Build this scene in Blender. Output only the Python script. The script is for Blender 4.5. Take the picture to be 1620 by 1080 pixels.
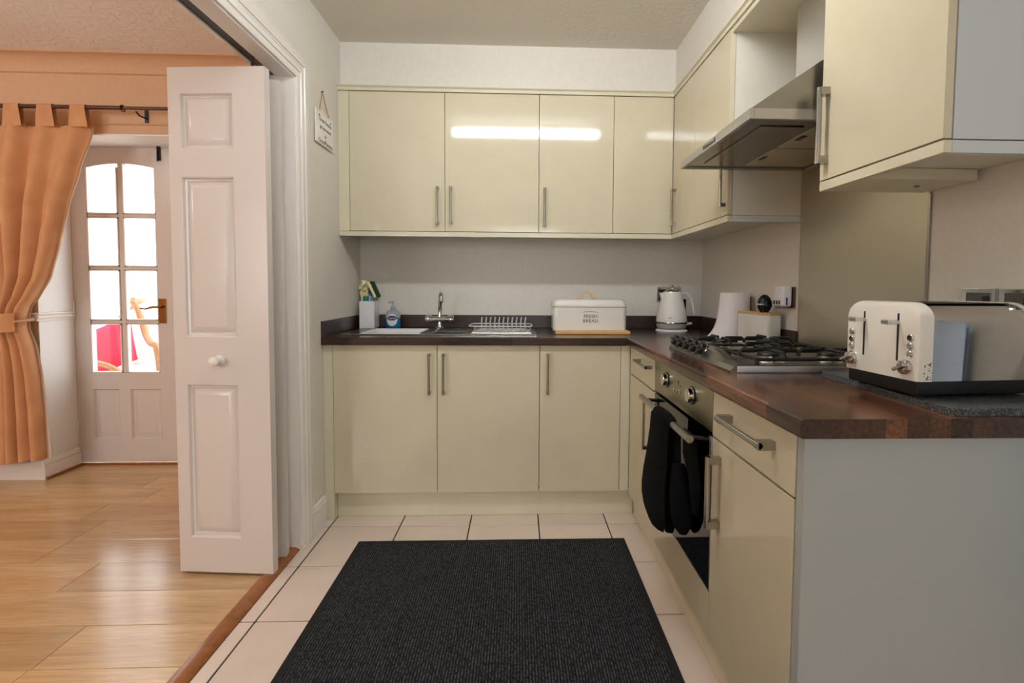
import bpy, bmesh, math, random
from mathutils import Vector, Matrix
random.seed(7)
PI = math.pi
D = bpy.data
SC = bpy.context.scene
COL = SC.collection
for o in list(D.objects):
    D.objects.remove(o)

# ------------------------------------------------------------------ camera
ya, pi_, ro = math.radians(-2.1232), math.radians(-2.6686), math.radians(-0.377)
Ry = Matrix(((math.cos(ya), math.sin(ya), 0), (-math.sin(ya), math.cos(ya), 0), (0, 0, 1)))
Rp = Matrix(((1, 0, 0), (0, math.cos(pi_), math.sin(pi_)), (0, -math.sin(pi_), math.cos(pi_))))
Rr = Matrix(((math.cos(ro), 0, -math.sin(ro)), (0, 1, 0), (math.sin(ro), 0, math.cos(ro))))
RC = Rr @ Rp @ Ry
cam = D.objects.new('camera', D.cameras.new('camera'))
COL.objects.link(cam)
r_, f_, u_ = RC[0], RC[1], RC[2]
cam.matrix_world = Matrix(((r_[0], u_[0], -f_[0], 0), (r_[1], u_[1], -f_[1], 0),
                           (r_[2], u_[2], -f_[2], 1.1552), (0, 0, 0, 1)))
cam.data.sensor_width = 36
cam.data.lens = 775.073 * 36 / 1620
cam.data.shift_x = -38.3257 / 1620
cam.data.shift_y = -49.365 / 1620
cam.data.clip_start = 0.02
SC.camera = cam

# ------------------------------------------------------------------ world, lights, exposure
SC.view_settings.view_transform = 'Standard'
SC.view_settings.look = 'None'
SC.view_settings.gamma = 1
SC.view_settings.use_curve_mapping = False
SC.view_settings.exposure = 0.45
W = D.worlds.new('sky')
SC.world = W
W.use_nodes = True
W.node_tree.nodes['Background'].inputs[0].default_value = (0.93, 0.97, 1.0, 1)
W.node_tree.nodes['Background'].inputs[1].default_value = 3.2
TUBE_POWER = 31.5            # emission of the ceiling tube's diffuser


def area(name, loc, rot, sx, sy, power, color):
    l = D.lights.new(name, 'AREA')
    l.shape = 'RECTANGLE'
    l.size, l.size_y = sx, sy
    l.energy = power
    l.color = color
    o = D.objects.new(name, l)
    COL.objects.link(o)
    o.location = loc
    o.rotation_euler = rot
    return o


# daylight through the window behind the camera, and an added dining-room fill
area('kitchen_window_light', (0.1, -2.12, 1.75), (PI / 2, 0, 0), 1.4, .6, 3, (0.84, 0.93, 1.0))
area('dining_fill_light', (-3.0, -1.94, 1.45), (PI / 2, 0, 0), 1.8, 1.3, 14, (1.0, 0.97, 0.95))


# ------------------------------------------------------------------ helpers
def lin(c):
    c /= 255
    return c / 12.92 if c <= .04045 else ((c + .055) / 1.055) ** 2.4


def rgb(r, g, b):
    return (lin(r), lin(g), lin(b), 1)


class Mt:
    def __init__(s, name, col=(128, 128, 128), rough=.5, metal=0, spec=.5, coat=0):
        s.m = D.materials.new(name)
        s.m.use_nodes = True
        s.n = s.m.node_tree.nodes
        s.l = s.m.node_tree.links
        s.b = s.n['Principled BSDF']
        s.b.inputs['Base Color'].default_value = rgb(*col)
        s.b.inputs['Roughness'].default_value = rough
        s.b.inputs['Metallic'].default_value = metal
        s.b.inputs['Specular IOR Level'].default_value = spec
        s.b.inputs['Coat Weight'].default_value = coat
        s.b.inputs['Coat Roughness'].default_value = .05

    def node(s, t, **k):
        n = s.n.new(t)
        for a, v in k.items():
            if a in n.inputs.keys() if hasattr(n, 'inputs') else False:
                n.inputs[a].default_value = v
            else:
                setattr(n, a, v)
        return n

    def coords(s, scale=(1, 1, 1), kind='Object', rand=0, rot=(0, 0, 0)):
        t = s.n.new('ShaderNodeTexCoord')
        mp = s.n.new('ShaderNodeMapping')
        mp.inputs['Scale'].default_value = scale
        mp.inputs['Rotation'].default_value = rot
        s.l.new(t.outputs[kind], mp.inputs['Vector'])
        if rand:
            oi = s.n.new('ShaderNodeObjectInfo')
            mul = s.n.new('ShaderNodeMath')
            mul.operation = 'MULTIPLY'
            mul.inputs[1].default_value = rand
            s.l.new(oi.outputs['Random'], mul.inputs[0])
            cb = s.n.new('ShaderNodeCombineXYZ')
            for i in range(3):
                s.l.new(mul.outputs[0], cb.inputs[i])
            s.l.new(cb.outputs[0], mp.inputs['Location'])
        return mp.outputs[0]

    def noise(s, vec, scale, detail=3, rough=.5, dist=0):
        n = s.n.new('ShaderNodeTexNoise')
        n.inputs['Scale'].default_value = scale
        n.inputs['Detail'].default_value = detail
        n.inputs['Roughness'].default_value = rough
        n.inputs['Distortion'].default_value = dist
        s.l.new(vec, n.inputs['Vector'])
        return n.outputs['Fac']

    def ramp(s, fac, stops):
        r = s.n.new('ShaderNodeValToRGB')
        el = r.color_ramp.elements
        while len(el) < len(stops):
            el.new(.5)
        for e, (p, c) in zip(el, stops):
            e.position = p
            e.color = rgb(*c)
        s.l.new(fac, r.inputs[0])
        return r.outputs[0]

    def mix(s, fac, a, b, mode='MIX'):
        m = s.n.new('ShaderNodeMix')
        m.data_type = 'RGBA'
        m.blend_type = mode
        for sock, v in ((m.inputs['Factor'], fac), (m.inputs[6], a), (m.inputs[7], b)):
            if isinstance(v, (int, float)):
                sock.default_value = v
            elif isinstance(v, tuple):
                sock.default_value = v
            else:
                s.l.new(v, sock)
        return m.outputs[2]

    def color(s, sock):
        s.l.new(sock, s.b.inputs['Base Color'])
        return s

    def bump(s, fac, strength=.2, dist=.002):
        bp = s.n.new('ShaderNodeBump')
        bp.inputs['Strength'].default_value = strength
        bp.inputs['Distance'].default_value = dist
        s.l.new(fac, bp.inputs['Height'])
        s.l.new(bp.outputs[0], s.b.inputs['Normal'])
        return s


M = {}


def simple(name, col, rough=.5, metal=0, spec=.5, coat=0, nscale=0, bstr=0, bdist=.001, tint=.0):
    m = Mt(name, col, rough, metal, spec, coat)
    if nscale:
        v = m.coords()
        f = m.noise(v, nscale, 4)
        if bstr:
            m.bump(f, bstr, bdist)
        if tint:
            lo = tuple(max(0, c * (1 - tint)) for c in col)
            hi = tuple(min(255, c * (1 + tint)) for c in col)
            m.color(m.ramp(f, [(.3, lo), (.7, hi)]))
    M[name] = m.m
    return m


simple('wall_kitchen', (226, 220, 209), .75, nscale=60, bstr=.12, bdist=.002, tint=.012)
simple('wall_dining', (218, 178, 142), .75, nscale=50, bstr=.2, bdist=.003, tint=.015)
simple('reveal_white', (244, 243, 241), .7, nscale=25, bstr=.5, bdist=.006)
simple('ceiling_kitchen', (230, 223, 210), .85, nscale=45, bstr=.5, bdist=.006)
m = simple('ceiling_dining', (249, 247, 245), .8)
m.bump(m.noise(m.coords(), 14, 5, .6, 1.6), .7, .012)
simple('cream_gloss', (213, 203, 175), .07, spec=.5, nscale=9, tint=.008)
simple('cream_edge', (218, 210, 184), .25, nscale=9, tint=.01)
simple('ivory_panel_shaded', (176, 177, 174), .32, nscale=300, bstr=.03, bdist=.0005)  # ivory panel low down, its weaker light put into the colour
simple('ivory_panel_lit', (208, 212, 215), .32, nscale=300, bstr=.03, bdist=.0005)  # same ivory panel higher up, brighter cool daylight put into the colour
simple('kettle_grey', (168, 165, 158), .35, nscale=40, tint=.02)
simple('hood_steel', (186, 184, 180), .38, 1)
simple('carcass', (224, 219, 203), .4, nscale=40, tint=.01)
simple('white_paint', (238, 231, 224), .22, nscale=30, bstr=.05, bdist=.001)
m = simple('door_paint', (216, 206, 198), .2)
m.bump(m.noise(m.coords((60, 60, 4)), 3, 4, .6, .8), .1, .0012)
simple('chrome', (205, 205, 205), .06, 1, nscale=20, tint=.01)
m = simple('brushed_steel', (222, 221, 219), .40, 1)
m.bump(m.noise(m.coords((4, 4, 400)), 2, 3), .05, .0006)
m = simple('splash_steel', (206, 198, 178), .36, 1)
m.bump(m.noise(m.coords((4, 3, 500)), 2, 3), .06, .0006)
simple('handle_steel', (172, 168, 160), .22, 1, nscale=80, tint=.02)
simple('sink_steel', (120, 118, 114), .28, 1, nscale=40, tint=.03)
simple('rack_wire', (206, 206, 204), .3, 0, nscale=40, tint=.03)
simple('black_plastic', (16, 16, 18), .35, nscale=60, tint=.1)
simple('black_gloss', (10, 10, 12), .1, nscale=60, tint=.1)
simple('oven_glass', (8, 8, 9), .03, spec=.7, nscale=3, tint=.05)
simple('cast_iron', (22, 22, 23), .45, nscale=150, bstr=.2, bdist=.0006, tint=.15)
simple('rubber_dark', (24, 22, 22), .7, nscale=50, tint=.1)
simple('black_rib', (20, 20, 21), .9, nscale=200, tint=.1)
simple('white_enamel', (232, 228, 220), .12, nscale=15, tint=.008)
simple('white_plastic', (232, 230, 232), .3, nscale=40, tint=.01)
simple('toaster_cream', (232, 226, 214), .16, nscale=18, tint=.01)
simple('paper', (236, 232, 231), .9, nscale=120, bstr=.25, bdist=.001)
simple('beech', (214, 168, 108), .4, nscale=12, tint=.05)
simple('brass', (150, 108, 64), .25, 1, nscale=40, tint=.05)
simple('brown_metal', (92, 68, 56), .35, .6, nscale=40, tint=.05)
simple('string', (176, 138, 92), .9, nscale=200, tint=.1)
simple('ink', (82, 80, 78), .7, nscale=100, tint=.05)
simple('ink_blue', (26, 30, 74), .5, nscale=100, tint=.05)
simple('ink_white', (240, 240, 244), .5, nscale=100, tint=.01)
simple('cream_brush', (236, 226, 176), .6, nscale=120, bstr=.4, bdist=.003, tint=.05)
simple('green_scourer', (38, 62, 40), .9, nscale=200, bstr=.4, bdist=.003, tint=.2)
simple('green_plastic', (20, 120, 78), .35, nscale=60, tint=.05)
simple('blue_cloth', (142, 172, 214), .9, nscale=90, bstr=.4, bdist=.003, tint=.06)
m = simple('towel_blue', (206, 224, 244), .95)
m.bump(m.noise(m.coords(), 260, 4), .9, .004)
simple('led_blue', (50, 46, 160), .3, nscale=40, tint=.05)
simple('pink_fabric', (226, 44, 84), .85, nscale=60, bstr=.3, bdist=.003, tint=.06)
simple('white_fabric', (240, 238, 236), .9, nscale=80, bstr=.3, bdist=.003)
simple('rattan', (156, 118, 84), .4, nscale=40, tint=.08)
simple('conservatory_floor', (228, 224, 216), .5, nscale=12, tint=.02)
simple('grout', (46, 36, 32), .9, nscale=80, tint=.1)
simple('underlay', (70, 42, 22), .9, nscale=80, tint=.1)
simple('oven_mitt', (9, 9, 10), .95, spec=.15, nscale=140, bstr=.5, bdist=.003, tint=.15)
simple('rim_steel', (236, 236, 242), .45, 1)
simple('hob_steel', (150, 147, 140), .33, 1)
simple('oven_steel', (158, 151, 130), .32, 1)
simple('hood_under', (120, 112, 100), .18, 1)
simple('burner_steel', (190, 184, 170), .25, 1, nscale=40, tint=.03)

# towels/curtain
m = simple('curtain_fabric', (216, 152, 100), .8)
v = m.coords((1, 1, 1))
m.bump(m.noise(v, 320, 3), .25, .001)
m.color(m.ramp(m.noise(v, 9, 3), [(.3, (204, 146, 100)), (.7, (216, 160, 112))]))
m.b.inputs['Sheen Weight'].default_value = .15
simple('curtain_lining', (232, 214, 192), .85, nscale=300, bstr=.15, bdist=.001, tint=.02)

# floor tiles
m = simple('floor_tile', (226, 212, 198), .28)
v = m.coords(rand=9)
c1 = m.ramp(m.noise(v, 5, 5, .6), [(.3, (222, 203, 188)), (.7, (232, 214, 200))])
oi = m.n.new('ShaderNodeObjectInfo')
mr = m.n.new('ShaderNodeMapRange')
mr.inputs[3].default_value, mr.inputs[4].default_value = .95, 1.03
m.l.new(oi.outputs['Random'], mr.inputs[0])
m.color(m.mix(1.0, c1, mr.outputs[0], 'MULTIPLY'))
m.bump(m.noise(v, 60, 3), .08, .001)

# oak laminate planks, grain along x
m = simple('oak_plank', (200, 140, 78), .2, spec=.75)
v = m.coords((.55, 5, 5), rand=23)
g = m.noise(v, 3.0, 6, .6, .6)
c1 = m.ramp(g, [(.25, (186, 148, 104)), (.5, (208, 172, 126)), (.75, (222, 190, 146))])
v2 = m.coords((3, 60, 10), rand=31)
c2 = m.mix(.18, c1, m.ramp(m.noise(v2, 2.5, 4), [(.35, (120, 72, 34)), (.65, (232, 180, 112))]))
v3 = m.coords((1.4, 3, 3), rand=47)
c2 = m.mix(m.ramp(m.noise(v3, 2.6, 4, .7), [(.58, (0, 0, 0)), (.78, (110, 110, 110))]), c2, rgb(138, 88, 46))
oi = m.n.new('ShaderNodeObjectInfo')
mr = m.n.new('ShaderNodeMapRange')
mr.inputs[3].default_value, mr.inputs[4].default_value = .84, 1.14
m.l.new(oi.outputs['Random'], mr.inputs[0])
m.color(m.mix(1.0, c2, mr.outputs[0], 'MULTIPLY'))
m.bump(m.noise(v2, 3, 3), .05, .0008)
simple('threshold_oak', (150, 92, 48), .25, nscale=30, tint=.1)


# dark walnut butcher-block laminate: printed staves, running along the object's long axis
def staves(name, rot, tones):
    m = simple(name, (96, 62, 44), .22, spec=.5)
    t = m.n.new('ShaderNodeTexCoord')
    mp = m.n.new('ShaderNodeMapping')
    mp.inputs['Rotation'].default_value = (0, 0, rot)
    m.l.new(t.outputs['Object'], mp.inputs['Vector'])
    br = m.n.new('ShaderNodeTexBrick')
    br.offset = .37
    br.inputs['Scale'].default_value = 1
    br.inputs['Mortar Size'].default_value = .0004
    br.inputs['Mortar'].default_value = rgb(52, 32, 24)
    br.inputs['Color1'].default_value = (0, 0, 0, 1)
    br.inputs['Color2'].default_value = (1, 1, 1, 1)
    br.inputs['Brick Width'].default_value = .34
    br.inputs['Row Height'].default_value = .043
    m.l.new(mp.outputs[0], br.inputs['Vector'])
    tone = m.ramp(br.outputs['Color'], tones)
    ms = m.n.new('ShaderNodeMapping')
    ms.inputs['Scale'].default_value = (3, 60, 60)
    m.l.new(mp.outputs[0], ms.inputs['Vector'])
    gr = m.ramp(m.noise(ms.outputs[0], 2.2, 5, .6, .4), [(.3, (150, 150, 150)), (.7, (255, 255, 255))])
    m.color(m.mix(1, tone, gr, 'MULTIPLY'))
    return m


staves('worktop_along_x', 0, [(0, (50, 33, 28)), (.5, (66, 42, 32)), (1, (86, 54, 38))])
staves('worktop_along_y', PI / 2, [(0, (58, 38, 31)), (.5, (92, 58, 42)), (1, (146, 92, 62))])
simple('upstand_walnut', (58, 38, 34), .3, nscale=30, tint=.12)
simple('joint_metal', (130, 100, 80), .3, .7, nscale=50, tint=.05)

# granite slab
m = simple('granite', (48, 50, 52), .4)
v = m.coords()
m.color(m.ramp(m.noise(v, 300, 3, .8), [(.38, (30, 31, 33)), (.52, (64, 66, 68)), (.66, (150, 152, 154))]))

# ribbed rug
m = simple('rug_rib', (44, 44, 46), .95, spec=.15)
v = m.coords()
w = m.n.new('ShaderNodeTexWave')
w.wave_type = 'BANDS'
w.bands_direction = 'X'
w.inputs['Scale'].default_value = 34
w.inputs['Distortion'].default_value = 1.2
w.inputs['Detail'].default_value = 3
w.inputs['Detail Scale'].default_value = 6
m.l.new(v, w.inputs['Vector'])
dash = m.noise(m.coords((1, .45, 1)), 190, 2)
c1 = m.ramp(w.outputs['Fac'], [(.2, (30, 31, 34)), (.8, (82, 84, 89))])
m.color(m.mix(m.ramp(dash, [(.4, (0, 0, 0)), (.6, (255, 255, 255))]), c1, rgb(34, 34, 36)))
m.bump(w.outputs['Fac'], .7, .004)

# tinted see-through liquid soap, pane glass
m = simple('soap_blue', (44, 128, 168), .08)
m.b.inputs['Transmission Weight'].default_value = .25
m.b.inputs['IOR'].default_value = 1.2
m = simple('clear_plastic', (215, 225, 232), .1)
m.b.inputs['Transmission Weight'].default_value = .5
m.b.inputs['IOR'].default_value = 1.2
gm = D.materials.new('pane_glass')
gm.use_nodes = True
nt = gm.node_tree
nt.nodes.remove(nt.nodes['Principled BSDF'])
tr = nt.nodes.new('ShaderNodeBsdfTransparent')
gl = nt.nodes.new('ShaderNodeBsdfGlossy')
gl.inputs['Roughness'].default_value = .02
mx = nt.nodes.new('ShaderNodeMixShader')
mx.inputs[0].default_value = .07
nt.links.new(tr.outputs[0], mx.inputs[1])
nt.links.new(gl.outputs[0], mx.inputs[2])
nt.links.new(mx.outputs[0], nt.nodes['Material Output'].inputs[0])
M['pane_glass'] = gm
em = D.materials.new('tube_diffuser')
em.use_nodes = True
em.node_tree.nodes['Principled BSDF'].inputs['Emission Color'].default_value = (.94, .985, 1.03, 1)
em.node_tree.nodes['Principled BSDF'].inputs['Emission Strength'].default_value = TUBE_POWER
M['tube_diffuser'] = em
el = D.materials.new('globe_glow')
el.use_nodes = True
el.node_tree.nodes['Principled BSDF'].inputs['Emission Color'].default_value = (1.0, .965, .95, 1)
el.node_tree.nodes['Principled BSDF'].inputs['Emission Strength'].default_value = 25
M['globe_glow'] = el


class MB:
    """collects shapes into one bmesh"""

    def __init__(s):
        s.bm = bmesh.new()
        s.bev = False

    def add(s, verts, faces):
        vs = [s.bm.verts.new(v) for v in verts]
        for f in faces:
            try:
                s.bm.faces.new([vs[i] for i in f])
            except ValueError:
                pass
        return s

    def box(s, x0, x1, y0, y1, z0, z1, bev=0, seg=2, mat=None):
        x0, x1 = min(x0, x1), max(x0, x1)
        y0, y1 = min(y0, y1), max(y0, y1)
        z0, z1 = min(z0, z1), max(z0, z1)
        t = bmesh.new()
        vs = [t.verts.new(p) for p in ((x0, y0, z0), (x1, y0, z0), (x1, y1, z0), (x0, y1, z0),
                                       (x0, y0, z1), (x1, y0, z1), (x1, y1, z1), (x0, y1, z1))]
        for f in ((0, 3, 2, 1), (4, 5, 6, 7), (0, 1, 5, 4), (1, 2, 6, 5), (2, 3, 7, 6), (3, 0, 4, 7)):
            t.faces.new([vs[i] for i in f])
        if bev:
            s.bev = True
            bmesh.ops.bevel(t, geom=t.edges[:], offset=bev, segments=seg, profile=.5, affect='EDGES')
        if mat is not None:
            t.transform(mat)
        s.merge(t)
        return s

    def merge(s, t):
        t.verts.index_update()
        vs = [s.bm.verts.new(v.co) for v in t.verts]
        for f in t.faces:
            s.bm.faces.new([vs[v.index] for v in f.verts])
        t.free()

    def prism(s, poly, axis, a0, a1, mat=None):
        """poly: 2-D points; axis x -> (y,z), y -> (x,z), z -> (x,y)"""
        def p3(p, a):
            return {'x': (a, p[0], p[1]), 'y': (p[0], a, p[1]), 'z': (p[0], p[1], a)}[axis]
        n = len(poly)
        vs = [Vector(p3(p, a0)) for p in poly] + [Vector(p3(p, a1)) for p in poly]
        if mat is not None:
            vs = [mat @ v for v in vs]
        fs = [tuple(range(n)), tuple(range(2 * n - 1, n - 1, -1))]
        fs += [(i, i + n, (i + 1) % n + n, (i + 1) % n) for i in range(n)]
        return s.add(vs, fs)

    def tube(s, pts, r, seg=10, closed=False, flat=1.0):
        pts = [Vector(p) for p in pts]
        n = len(pts)
        rs = r if isinstance(r, (list, tuple)) else [r] * n
        rings = []
        prev = None
        for i in range(n):
            if closed:
                t = (pts[(i + 1) % n] - pts[i - 1]).normalized()
            else:
                t = (pts[min(i + 1, n - 1)] - pts[max(i - 1, 0)]).normalized()
            if prev is None:
                a = Vector((0, 0, 1)) if abs(t.z) < .9 else Vector((1, 0, 0))
                nrm = t.cross(a).normalized()
            else:
                nrm = (prev - t * prev.dot(t)).normalized()
            prev = nrm
            b = t.cross(nrm)
            rings.append([pts[i] + (nrm * math.cos(2 * PI * k / seg) + b * math.sin(2 * PI * k / seg) * flat) * rs[i]
                          for k in range(seg)])
        vs = [v for rg in rings for v in rg]
        fs = []
        for i in range(n if closed else n - 1):
            j = (i + 1) % n
            for k in range(seg):
                fs.append((i * seg + k, i * seg + (k + 1) % seg, j * seg + (k + 1) % seg, j * seg + k))
        if not closed:
            fs.append(tuple(range(seg - 1, -1, -1)))
            fs.append(tuple((n - 1) * seg + k for k in range(seg)))
        return s.add(vs, fs)

    def cyl(s, p0, p1, r, seg=20):
        return s.tube([p0, p1], r, seg)

    def lathe(s, prof, c=(0, 0, 0), seg=32, mat=None, sx=1, sy=1):
        """prof: (radius, height) from bottom to top about z through c"""
        vs, fs = [], []
        n = len(prof)
        for (r, z) in prof:
            for k in range(seg):
                a = 2 * PI * k / seg
                vs.append(Vector((r * math.cos(a) * sx, r * math.sin(a) * sy, z)))
        for i in range(n - 1):
            for k in range(seg):
                fs.append((i * seg + k, i * seg + (k + 1) % seg, (i + 1) * seg + (k + 1) % seg, (i + 1) * seg + k))
        if prof[0][0] > 1e-6:
            fs.append(tuple(range(seg - 1, -1, -1)))
        if prof[-1][0] > 1e-6:
            fs.append(tuple((n - 1) * seg + k for k in range(seg)))
        if mat is not None:
            vs = [mat @ v for v in vs]
        c = Vector(c)
        vs = [v + c for v in vs]
        s.add(vs, fs)
        bmesh.ops.remove_doubles(s.bm, verts=s.bm.verts[:], dist=1e-6)
        return s

    def grid(s, fn, nu, nv):
        vs = [Vector(fn(i / nu, j / nv)) for j in range(nv + 1) for i in range(nu + 1)]
        fs = [(j * (nu + 1) + i, j * (nu + 1) + i + 1, (j + 1) * (nu + 1) + i + 1, (j + 1) * (nu + 1) + i)
              for j in range(nv) for i in range(nu)]
        return s.add(vs, fs)

    def rings(s, P, a0, a1, b0, b1, steps, cap=True):
        """nested rectangles on a plane: P(a, b, depth); steps = [(inset, depth), ...]"""
        vs, fs = [], []
        for ins, d in steps:
            for a, b in ((a0 + ins, b0 + ins), (a1 - ins, b0 + ins), (a1 - ins, b1 - ins), (a0 + ins, b1 - ins)):
                vs.append(P(a, b, d))
        for i in range(len(steps) - 1):
            for k in range(4):
                fs.append((i * 4 + k, i * 4 + (k + 1) % 4, i * 4 + 4 + (k + 1) % 4, i * 4 + 4 + k))
        if cap:
            n = (len(steps) - 1) * 4
            fs.append((n, n + 1, n + 2, n + 3))
        return s.add(vs, fs)


def world_of(o):
    m = Matrix.Identity(4)
    while o is not None:
        m = o.matrix_basis @ m
        o = o.parent
    return m


def link(name, me, mat, parent=None):
    me.materials.clear()
    me.materials.append(M[mat] if isinstance(mat, str) else mat)
    o = D.objects.new(name, me)
    COL.objects.link(o)
    if parent is not None:
        o.parent = parent
    return o


def to_mesh(name, mb, inv=None, angle=32):
    bm = mb.bm
    if inv is not None:
        bm.transform(inv)
    bmesh.ops.recalc_face_normals(bm, faces=bm.faces[:])
    me = D.meshes.new(name)
    bm.to_mesh(me)
    bm.free()
    me.shade_smooth()
    me.set_sharp_from_angle(angle=math.radians(angle))
    return me


def weigh(o, mb):
    if mb.bev:                               # flat faces stay flat next to their bevels
        wn = o.modifiers.new('weighted_normal', 'WEIGHTED_NORMAL')
        wn.keep_sharp = True


def part(name, mb, mat, parent, label=None, angle=32):
    """shapes are given in world space; the mesh is stored in the parent's space"""
    o = link(name, to_mesh(name, mb, world_of(parent).inverted(), angle), mat, parent)
    weigh(o, mb)
    if label:
        o['label'] = label
    return o


def thing(name, label, cat, loc=(0, 0, 0), rotz=0, group=None):
    o = D.objects.new(name, None)
    o.empty_display_size = .05
    COL.objects.link(o)
    o.location = loc
    o.rotation_euler = (0, 0, rotz)
    o['label'] = label
    o['category'] = cat
    if group:
        o['group'] = group
    return o


def solo(name, mb, mat, label, cat, loc, group=None, rotz=0):
    """a thing that is one mesh; shapes in world space"""
    mw = Matrix.Translation(loc) @ Matrix.Rotation(rotz, 4, 'Z')
    o = link(name, to_mesh(name, mb, mw.inverted()), mat)
    weigh(o, mb)
    o.location = loc
    o.rotation_euler = (0, 0, rotz)
    o['label'] = label
    o['category'] = cat
    if group:
        o['group'] = group
    return o


def struct(name, mb, mat, loc=(0, 0, 0)):
    o = link(name, to_mesh(name, mb, Matrix.Translation(loc).inverted()), mat)
    o.location = loc
    o['kind'] = 'structure'
    return o


def struct_root(name, loc=(0, 0, 0)):
    o = D.objects.new(name, None)
    o.empty_display_size = .05
    COL.objects.link(o)
    o.location = loc
    o['kind'] = 'structure'
    return o


def lettering(name, text, size, mat, parent, org, xd, yd, depth=.0006, align='CENTER', sx=1.0, offset=0.0, label=None):
    cu = D.curves.new('t', 'FONT')
    cu.body = text
    cu.size = size
    cu.align_x = align
    cu.align_y = 'CENTER'
    cu.extrude = depth
    cu.offset = offset
    cu.resolution_u = 3
    tmp = D.objects.new('t', cu)
    COL.objects.link(tmp)
    bpy.context.view_layer.update()
    me = D.meshes.new_from_object(tmp.evaluated_get(bpy.context.evaluated_depsgraph_get()))
    D.objects.remove(tmp)
    D.curves.remove(cu)
    xd, yd = Vector(xd).normalized(), Vector(yd).normalized()
    zd = xd.cross(yd)
    mm = Matrix(((xd.x * sx, yd.x, zd.x, org[0]), (xd.y * sx, yd.y, zd.y, org[1]), (xd.z * sx, yd.z, zd.z, org[2]), (0, 0, 0, 1)))
    me.transform(world_of(parent).inverted() @ mm)
    me.name = name
    o = link(name, me, mat, parent)
    if label:
        o['label'] = label
    return o


# ------------------------------------------------------------------ main dimensions (metres)
XL, XR = -.948, 1.130          # kitchen side walls
XD = -1.068                    # dining-room face of the partition
YK = 2.987                     # kitchen back wall
YREAR = -2.2
ZC, ZCD = 2.446, 2.454
YB, YW = 2.405, 2.641          # door fronts of the base and wall units on the back wall
XB, XW = .559, .830            # door fronts of the base and wall units on the right wall
ZW = .909                      # worktop top
DY, RY = 2.97, 3.20            # dining wall face, plane of its glazed door
T = .018                       # door thickness

# ------------------------------------------------------------------ floors
fl = struct('floor', MB().box(XL - .01, XR, YREAR, YK, -.06, -.004), 'grout')
xs = [-.8996 + .335 * k for k in range(0, 7)]
xs = [XL - .006] + xs
xs[-1] = min(xs[-1], XR)
ys = [2.3394 - .335 * k for k in range(14)]
ys = [2.46] + ys
tile_cache = {}
for i in range(len(xs) - 1):
    for j in range(len(ys) - 1):
        w_, h_ = round(xs[i + 1] - xs[i], 3), round(ys[j] - ys[j + 1], 3)
        if (w_, h_) not in tile_cache:
            tile_cache[(w_, h_)] = to_mesh('tile', MB().box(.003, w_ - .003, .003, h_ - .003, -.009, 0, .0012, 1))
        me = tile_cache[(w_, h_)]
        o = D.objects.new('tile', me)
        if not me.materials:
            me.materials.append(M['floor_tile'])
        COL.objects.link(o)
        o.parent = fl
        o.location = (xs[i], ys[j + 1], 0)

XDL = -4.5                     # far side of the dining room
fd = struct('floor', MB().box(XDL, -1.012, YREAR, RY + .06, -.06, -.008), 'underlay')
py = [1.473 + .1925 * k for k in range(-18, 10)]
butts = {1.858: -1.73, 1.473: -1.455, 2.8205: -2.145, 2.4355: -2.15}
random.seed(11)
for y0 in py:
    y1 = min(y0 + .1925, RY + .05)
    bx = None
    for k, v in butts.items():
        if abs(k - y0) < .01:
            bx = v
    if bx is None:
        bx = random.choice([-3.05, -2.75, -3.3]) if y0 > 1.2 else random.uniform(-2.2, -1.2)
    edges = [bx + 1.29 * k for k in range(-4, 4)]
    edges = [e for e in edges if XDL < e < -1.05]
    edges = [XDL] + edges + [-1.012]
    for a, b in zip(edges[:-1], edges[1:]):
        if b - a < .01:
            continue
        mb = MB().box(0, b - a - .0018, 0, y1 - y0 - .0018, -.0078, 0, .0012, 1)
        o = link('plank', to_mesh('plank', mb), 'oak_plank', fd)
        o.location = (a, y0, 0)

struct('trim_1', MB().prism([(-1.016, 0), (-1.010, .008), (-.994, .012), (-.970, .011), (-.956, .004), (-.953, 0)],
                            'y', .3, 2.15), 'threshold_oak')

# ------------------------------------------------------------------ walls and ceilings
OY0, OY1, OZ = .3, 2.155, 2.045        # opening between kitchen and dining room
mb = MB().box(XD, XL, OY1, YK + .1, 0, ZC + .1).box(XD, XL, YREAR, OY0, 0, ZC + .1).box(XD, XL, OY0, OY1, OZ, ZC + .1)
struct('wall_left', mb, 'wall_kitchen')
struct('wall_back', MB().box(XL, XR + .1, YK, YK + .1, 0, ZC + .1), 'wall_kitchen')
struct('wall_right', MB().box(XR, XR + .1, YREAR, YK, 0, ZC + .1), 'wall_kitchen')
mb = MB().box(XL, XR + .1, YREAR - .1, YREAR, 0, .95).box(XL, XR + .1, YREAR - .1, YREAR, 2.05, ZC + .1)
mb.box(XL, -.4, YREAR - .1, YREAR, .95, 2.05).box(.6, XR + .1, YREAR - .1, YREAR, .95, 2.05)
struct('wall_front', mb, 'wall_kitchen')
struct('ceiling', MB().box(XL - .1, XR + .1, YREAR - .1, YK + .1, ZC, ZC + .08), 'ceiling_kitchen')
# boxed-in soffit above the wall units
struct('wall_soffit', MB().prism([(XL, 2.691), (.851, 2.691), (.851, .80), (XR, .80), (XR, YK), (XL, YK)], 'z', 2.203, ZC), 'wall_kitchen')

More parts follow.
